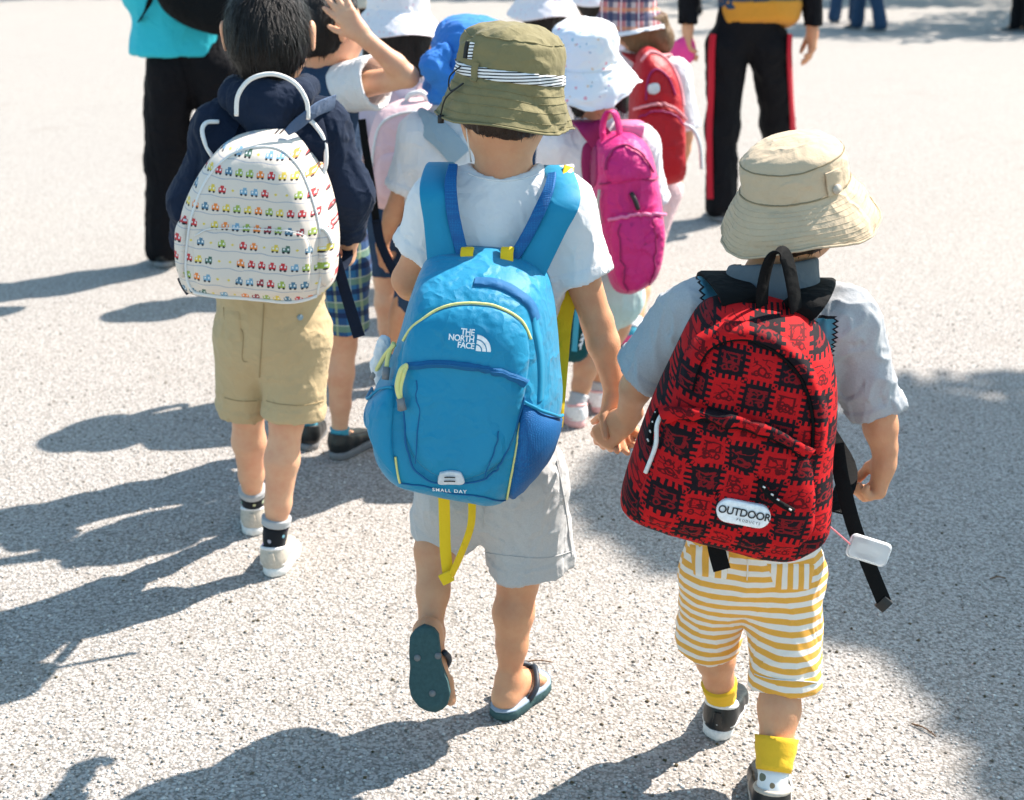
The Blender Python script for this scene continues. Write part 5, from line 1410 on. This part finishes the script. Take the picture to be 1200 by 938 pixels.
# ------------------------------------------------------------------ girl with magenta backpack
Y = 3.5
Gk = person(root_of(705, Y), 'child in white floral sun hat and white shirt wearing a magenta backpack')
jG = joints(root_of(712, Y), 1.06, 0, .05, 'R')
jG.update(head=P(690, 78, Y + .02), neck=P(700, 138, Y), chest=P(706, 215, Y), belly=P(710, 275, Y), pelvis=P(712, 335, Y), shL=P(655, 172, Y), shR=P(748, 170, Y), elL=P(640, 250, Y + .04), wrL=P(648, 310, Y + .1), elR=P(764, 250, Y + .05), wrR=P(755, 310, Y + .12),
          hipL=P(694, 350, Y), hipR=P(726, 350, Y), knL=P(690, 410, Y + .02), knR=P(708, 412, Y + .08), anL=G(676, 474, .06), anR=G(703, 458, .06))
jG['headfw'] = unit(V(-.5, .85, 0))
jG['fdL'] = unit(V(-.3, 1, 0))
body(Gk, jG, .98, .004, 'skin', legr=.9)
shirt(Gk, jG, M['white_cotton'], .98, .004, sr=(.048, .056), slv=(.8, .8), amp=.006, seed=35)
shorts(Gk, jG, M['mint_cotton'], {'L': P(691, 372, Y + .01), 'R': P(718, 368, Y + .04)}, .98, .004, er={'L': .055, 'R': .055}, rr=(.06, .06), waist=.1)
kid_foot(Gk, jG, 'L', M['shoe_white'], M['shoe_pink'], ['sock_grey'], .03, trim=M['shoe_pink'], h=.0035); kid_foot(Gk, jG, 'R', M['shoe_white'], M['shoe_pink'], ['sock_grey'], .03, trim=M['shoe_pink'], h=.0035)
hG = Hat(Gk, 'sun_hat', P(686, 80, Y + .02), V(-.05, -.22, 1), unit(V(-.4, 1, 0)), [(.138, -.044), (.135, -.038), (.120, -.016), (.100, .010), (.090, .024), (.087, .040), (.086, .075), (.076, .105), (.045, .120), (0, .124)], 1.08, M['floral_white'], .010, 4., .018, 3)
hG.ring('seam', .42, .0014, M['white_cotton']); hG.ring('brim_edge', 0, .002, M['white_cotton'])
def tails(F, hd, hr, hf, hu):
    for g_ in (-1, 1): F.cone(hd + hr * g_ * .055 - hf * .04 - hu * .03, hd + hr * g_ * .070 - hf * .05 - hu * .115, .035, .022, .02)
hair_cap(Gk, jG, .98, 'hair_black', .005, .008, -.12, .01, strands=500, ln=.025, extra=tails, hat=hG)
bG = Bag('bright magenta backpack behind a child in white floral hat', [(698, 170), (708, 160), (724, 155), (745, 158), (763, 178), (772, 213), (778, 255), (779, 295), (770, 328), (750, 343), (735, 347), (717, 338), (705, 292), (698, 250), (695, 216)], 3.39, .135, M['magenta_nylon'], tilt=.16, yaw=-.05, shear=(.02, -.12), a=6, b=.5, amp=.012, seed=7., fr=(18, 18, 14))
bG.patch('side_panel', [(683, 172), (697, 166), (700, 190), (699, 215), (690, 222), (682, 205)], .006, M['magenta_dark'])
fp = bG.patch('front_pocket', [(717, 256), (745, 250), (772, 252), (776, 285), (768, 322), (748, 338), (730, 340), (721, 315)], .016, M['magenta_nylon'], amp=.004, a=5)
bG.line('piping', [(714, 258), (735, 254), (755, 251), (774, 252)], .0045, M['pink_nylon'], fp, off=.013)
bG.line('piping', [(703, 216), (725, 212), (750, 210), (770, 208)], .0025, M['magenta_dark'], off=.002)
bG.patch('top_pocket', [(706, 190), (715, 172), (735, 168), (752, 178), (764, 205), (740, 212), (715, 214)], .010, M['magenta_nylon'], amp=.006, a=4)
sg = lambda x, y, o: bG.S(bG.inv(x, y), o)[0]
ribbon('carry_handle', [P(708, 168, 3.37), P(706, 150, 3.365), P(711, 133, 3.365), P(720, 133, 3.365), P(725, 148, 3.365), P(726, 162, 3.37)], V(.7, .7, 0), .022, .006, M['magenta_nylon'], bG.root, sm=5)
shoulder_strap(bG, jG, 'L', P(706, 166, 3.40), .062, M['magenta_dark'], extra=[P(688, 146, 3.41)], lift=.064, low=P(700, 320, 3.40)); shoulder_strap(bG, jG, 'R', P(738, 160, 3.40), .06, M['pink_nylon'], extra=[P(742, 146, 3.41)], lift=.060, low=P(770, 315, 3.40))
bG.line('zipper', [(712, 200), (716, 182), (732, 174), (750, 184), (762, 204)], .003, M['magenta_dark'], off=.012)
bG.line('seam', [(728, 262), (729, 300), (736, 336)], .002, M['magenta_dark'], fp, off=.019)
bG.line('seam', [(764, 258), (766, 295), (758, 330)], .002, M['magenta_dark'], fp, off=.019)
tube('zip_pull', [sg(738, 226, .008), sg(744, 236, .014), sg(748, 246, .01)], .006, M['cord_black'], bG.root, sm=3)
tube('charm_cord', [sg(706, 222, .01), sg(706, 240, .014), sg(708, 262, .01)], .004, M['shoe_cream'], bG.root, sm=3)
# pouch and cloth hanging at the side
po = thing('shoe_pouch', P(675, 430, 3.2), 'dark teal cloth pouch hanging behind the arm of the olive-hatted child', 'pouch')
F = SDF(); F.cone(P(674, 362, 3.2), P(672, 405, 3.2), .035, .044, .02, V(0, 1, 0), .5); sdf_obj('pouch_body', F, .004, M['teal_pouch'], po, .006, (40, 40, 20))
ribbon('drawstring', [P(684, 330, 3.22), P(680, 350, 3.2), P(676, 372, 3.175), P(673, 412, 3.168)], V(1, 0, 0), .014, .003, M['sock_teal'], po, sm=4)
for k in range(4): tube('print_stroke', [P(683 - k * 1.5, 388 + k * 6, 3.172), P(687 - k * 2, 384 + k * 6, 3.172), P(686 - k * 2, 392 + k * 6, 3.172)], .0022, M['print_white'], po, sm=3)

# ------------------------------------------------------------------ girl with red backpack
Y = 4.35
Hk = person(root_of(770, Y), 'brown-haired child in plaid hat wearing a red backpack')
jH = joints(root_of(750, Y), 1.08, 0, .09, 'L')
jH.update(head=P(742, 18, Y + .02), neck=P(752, 62, Y), shL=P(722, 84, Y), shR=P(790, 88, Y), elR=P(803, 160, Y), wrR=P(793, 212, Y + .02), anR=G(741, 392, .06), knR=P(752, 320, Y - .02))
jH['headfw'] = unit(V(-.3, 1, 0))
body(Hk, jH, 1.0, .0045, 'skin', dict(R=dict(fwd=V(-.1, .1, -1), palm=V(-1, .1, 0), curl=(.7, .8, .9, 1.0), thumb=.6)), legr=.9)
shirt(Hk, jH, M['white_cotton'], 1.0, .005, sr=(.047, .055), slv=(.7, .85), amp=.006, seed=45)
shorts(Hk, jH, M['pink_pale'], {'L': jH['knL'] + UP * .06, 'R': jH['knR'] + UP * .06}, 1.0, .005, er={'L': .055, 'R': .055}, rr=(.062, .06))
kid_foot(Hk, jH, 'R', M['sock_pink'], M['shoe_pink'], ['sock_teal', 'white_cotton'], .06, h=.004); kid_foot(Hk, jH, 'L', M['sock_pink'], M['shoe_pink'], ['sock_teal', 'white_cotton'], .06, h=.004)
hH = Hat(Hk, 'bucket_hat', P(737, 20, Y + .02), V(-.1, -.12, 1), V(-.3, 1, 0), [(.120, -.03), (.117, -.024), (.104, .0), (.090, .02), (.086, .04), (.084, .08), (.07, .11), (.035, .125), (0, .127)], 1.08, M['plaid_red'], .007, 6., .006, 3)
hH.band('hat_band', .02, .16, M['white_cotton'], .002)
def long_hair(F, hd, hr, hf, hu):
    F.chain([(hd + hr * .05 - hf * .05, .04), (hd + hr * .075 - hf * .06 - hu * .07, .034), (hd + hr * .085 - hf * .05 - hu * .13, .02)], .03)
hair_cap(Hk, jH, 1.0, 'hair_light', .005, .008, -.14, .01, strands=600, ln=.03, extra=long_hair, hat=hH)
bH = Bag('red backpack with pale pink edging and a rounded lower pocket', [(746, 70), (756, 56), (772, 60), (787, 75), (798, 100), (802, 128), (804, 165), (803, 200), (800, 214), (775, 220), (750, 219), (740, 205), (738, 150), (740, 100)], 4.24, .12, M['red_nylon'], tilt=.14, yaw=.08, shear=(-.05, -.15), a=6, b=.5, amp=.010, seed=5., fr=(18, 18, 14))
fp = bH.patch('front_pocket', [(748, 132), (760, 126), (775, 125), (790, 130), (799, 142), (801, 180), (799, 210), (775, 215), (750, 213), (745, 175)], .018, M['red_nylon'], amp=.003, a=6)
bH.line('piping', [(746, 129), (758, 124), (774, 123), (790, 128), (800, 141)], .005, M['red_trim'], fp, off=.012)
bH.line('piping', [(752, 72), (762, 62), (778, 68), (790, 84), (798, 108), (800, 125)], .006, M['red_trim'], off=.002)
bH.line('zipper', [(757, 118), (760, 92), (770, 82), (783, 92), (791, 112)], .0035, M['magenta_dark'], off=.003)
bH.line('zipper', [(751, 138), (762, 132), (776, 131), (789, 136), (796, 147)], .003, M['magenta_dark'], fp, off=.021)
bH.line('seam', [(756, 150), (755, 180), (757, 208)], .002, M['magenta_dark'], fp, off=.021)
bH.patch('badge', [(760, 100), (771, 98), (772, 108), (761, 110)], .003, M['reflector'], n=3, base=.004)
tube('cord_loop', [P(800, 146, 4.15), P(812, 152, 4.14), P(820, 170, 4.14), P(822, 198, 4.15)], .006, M['reflector'], bH.root, sm=6)
shoulder_strap(bH, jH, 'L', P(752, 72, 4.24), .055, M['red_nylon'], lift=.06); shoulder_strap(bH, jH, 'R', P(768, 66, 4.24), .055, M['red_trim'], lift=.062)

# ------------------------------------------------------------------ children further ahead
def kid(px, Y, ht, label, shirt_m, short_m, hat_m, hair_m, seed, hat_name='sun_hat', lean=(0, 0, 1), hcx=None):
    r = person(root_of(px, Y), label); j = joints(root_of(px, Y), ht, 0, .06, 'L' if seed % 2 else 'R'); s = ht / 1.1
    body(r, j, s, .006, 'skin', legr=.92)
    shirt(r, j, M[shirt_m], s, .006, sr=(.048, .056), slv=(.8, .8), amp=.006, seed=seed)
    shorts(r, j, M[short_m], {'L': j['knL'] + UP * .05, 'R': j['knR'] + UP * .05}, s, .006, er={'L': .058, 'R': .058}, rr=(.062, .06))
    for sd in 'LR': kid_foot(r, j, sd, M['shoe_white'], M['rubber_white'], ['sock_grey'], .02, h=.005)
    h_ = Hat(r, hat_name, j['head'] + UP * .0, V(*lean), V(0, 1, 0), [(.128, -.03), (.125, -.022), (.108, .004), (.092, .026), (.087, .04), (.085, .08), (.07, .11), (.035, .124), (0, .126)], 1.1, M[hat_m], .007, seed * 1.7, .008, 3)
    hair_cap(r, j, s, hair_m, .006, .008, -.09, .01, strands=200, ln=.02, hat=h_)
    h_.ring('seam', .4, .002, M[hat_m])
kid(634, 4.75, 1.15, 'child in pale pink and white sun hat ahead of the blue-hatted child', 'white_cotton', 'navy_jersey', 'floral_pale', 'hair_black', 3)
kid(452, 5.05, 1.16, 'child in cream sun hat walking in front of the pale pink backpack', 'white_cotton', 'khaki_twill', 'cream_cotton', 'hair_black', 4)
kid(690, 5.25, 1.17, 'child in pale floral hat walking ahead of the plaid hat', 'lilac_pale', 'navy_jersey', 'floral_pale', 'hair_black', 6)

# ------------------------------------------------------------------ adults
def adult(px, Y, label, ht, top_m, trouser_m, shoe_m='shoe_black', upd=None, h=.008, yaw=0., rr=(.062, .050, .058), stride=.05, long=True, fine=False, tw=(.098, .092, .098), sr=(.044, .05), sleeve=None):
    b = root_of(px, Y); r = thing('person', b, label, 'adult'); j = joints(b, ht, yaw, stride)
    if upd: j.update(upd)
    s = ht / 1.13
    body(r, j, s, .005 if fine else h, 'skin', legr=.85, face=True)
    shirt(r, j, M[top_m], s, h, 'jacket' if long else 'shirt', sr=sr, tw=tw, sleeve_mat=sleeve, amp=.010, fr=(11, 11, 6), seed=px * .1, long=long, hem=j.get('hem'))
    trousers(r, j, M[trouser_m], s, h, rr, waist=.088)
    for sd in 'LR':
        an = j['an' + sd]; fd = j['fd' + sd]; shoe(r, V(an[0], an[1], .001) - fd * .075, fd, M[shoe_m], M['grey_rubber'], .26, .098, left=sd == 'L', col=.06, h=.006, th=.026)
    F = SDF(); hd = j['head']; F.ell(hd - j['fw'] * .01, (.072 * s + .012, .085 * s + .01, .09 * s + .012), None, .02); F.plane(hd + j['fw'] * .03, unit(j['fw'] - UP * .8), .01)
    sdf_obj('hair', F, .008, M['hair_black'], r, .004, (60, 60, 20))
    return r, j
Y = 5.25
aI, jI = adult(222, Y, 'adult in turquoise shirt and black trousers beside the navy-hooded child', 1.60, 'turquoise_jersey', 'black_track', upd=dict(hipL=P(200, 80, Y), hipR=P(252, 80, Y), knL=P(194, 190, Y + .03), anL=G(193, 288, .08), knR=P(266, 170, Y + .10), anR=G(272, 262, .08), pelvis=P(224, 45, Y), hem=P(208, 64, Y), elL=P(190, -90, Y + .05), wrL=P(205, -70, Y + .28), elR=P(262, -90, Y + .05), wrR=P(250, -70, Y + .28), belly=P(212, -10, Y)), rr=(.070, .056, .055), long=False, tw=(.128, .116, .10))
bI = Bag('black waist bag slung over the turquoise shirt', [(178, -30), (185, 5), (205, 25), (235, 38), (262, 40), (280, 10), (275, -40), (225, -60)], Y - .17, .10, M['black_cotton'], a=4, amp=.008, seed=3., name='shoulder_bag')
bI.root['category'] = 'bag'
ribbon('strap', [P(180, -10, Y - .16), P(172, 10, Y - .15), P(163, 25, Y - .10)], V(1, 0, 1), .02, .004, M['black_webbing'], bI.root, sm=4)
Y = 6.15
aJ, jJ = adult(876, Y, 'adult in black track trousers with red side stripes and navy jacket', 1.66, 'navy_jersey', 'black_track', upd=dict(hipL=P(852, 55, Y), hipR=P(902, 55, Y), knL=P(846, 150, Y + .02), anL=G(846, 238, .08), knR=P(910, 145, Y + .15), anR=G(914, 208, .08), pelvis=P(877, 22, Y),
        elL=P(808, -45, Y), wrL=P(806, 32, Y - .02), elR=P(952, -55, Y), wrR=P(952, 36, Y - .02), belly=P(886, -40, Y), chest=P(884, -110, Y), hem=P(887, 10, Y)), rr=(.064, .048, .052), fine=True, sr=(.038, .040), sleeve=M['black_track'], tw=(.122, .105, .10))
for sd, sg in (('L', -1), ('R', 1)):
    r0 = jJ['hip' + sd], jJ['kn' + sd], jJ['an' + sd]; s_ = 1.66 / 1.13
    ox = lambda k: V(sg * k * .78 * s_, -k * .66 * s_, 0)
    pts = [r0[0] + ox(.066) + UP * .06, r0[0] + ox(.068) - UP * .02, (r0[0] + r0[1]) / 2 + ox(.0605), r0[1] + ox(.0575), (r0[1] + r0[2]) / 2 + ox(.0570), r0[2] + ox(.0565) + UP * .03]
    ribbon('side_stripe', pts, V(.66, sg * .78, 0), .036, .008, M['red_stripe'], aJ, sm=6)
F = SDF(); F.cone(P(891, -6, Y), P(891, 14, Y), .186, .180, .02, V(0, 1, 0), .78); F.plane(P(890, 33, Y), unit(V(.05, -.3, -1)), .03); F.plane(P(877, 0, Y), UP); sdf_obj('shirt_hem', F, .006, M['ochre_cotton'], aJ, .008, (14, 14, 8))
pk = thing('cloth', P(800, 66, Y - .02), 'bright pink cloth held in the hand of the adult in track trousers', 'cloth')
F = SDF(); F.chain([(P(806, 50, Y - .03), .02), (P(800, 60, Y - .03), .05), (P(793, 66, Y - .03), .025)], .03, V(0, 1, 0), .6); sdf_obj('fold', F, .006, M['pink_cloth'], pk, .008, (40, 40, 40))
adult(985, 17.6, 'distant adult in navy trousers standing at the edge of the tree shade', 1.68, 'navy_jersey', 'navy_jersey', h=.016, stride=.12, yaw=.9)
adult(1152, 17.3, 'distant adult in black trousers and black shoes stepping along the tree shade', 1.68, 'black_cotton', 'black_track', h=.016, stride=.05, yaw=1.2)
adult(797, 20.5, 'distant adult in dark clothes beyond the plaid hat', 1.68, 'black_cotton', 'black_track', h=.016, stride=.10, yaw=.5)
adult(958, 19.0, 'distant adult in dark navy clothes behind the adult in track trousers', 1.68, 'navy_jersey', 'navy_jersey', h=.016, stride=.10, yaw=-.5)
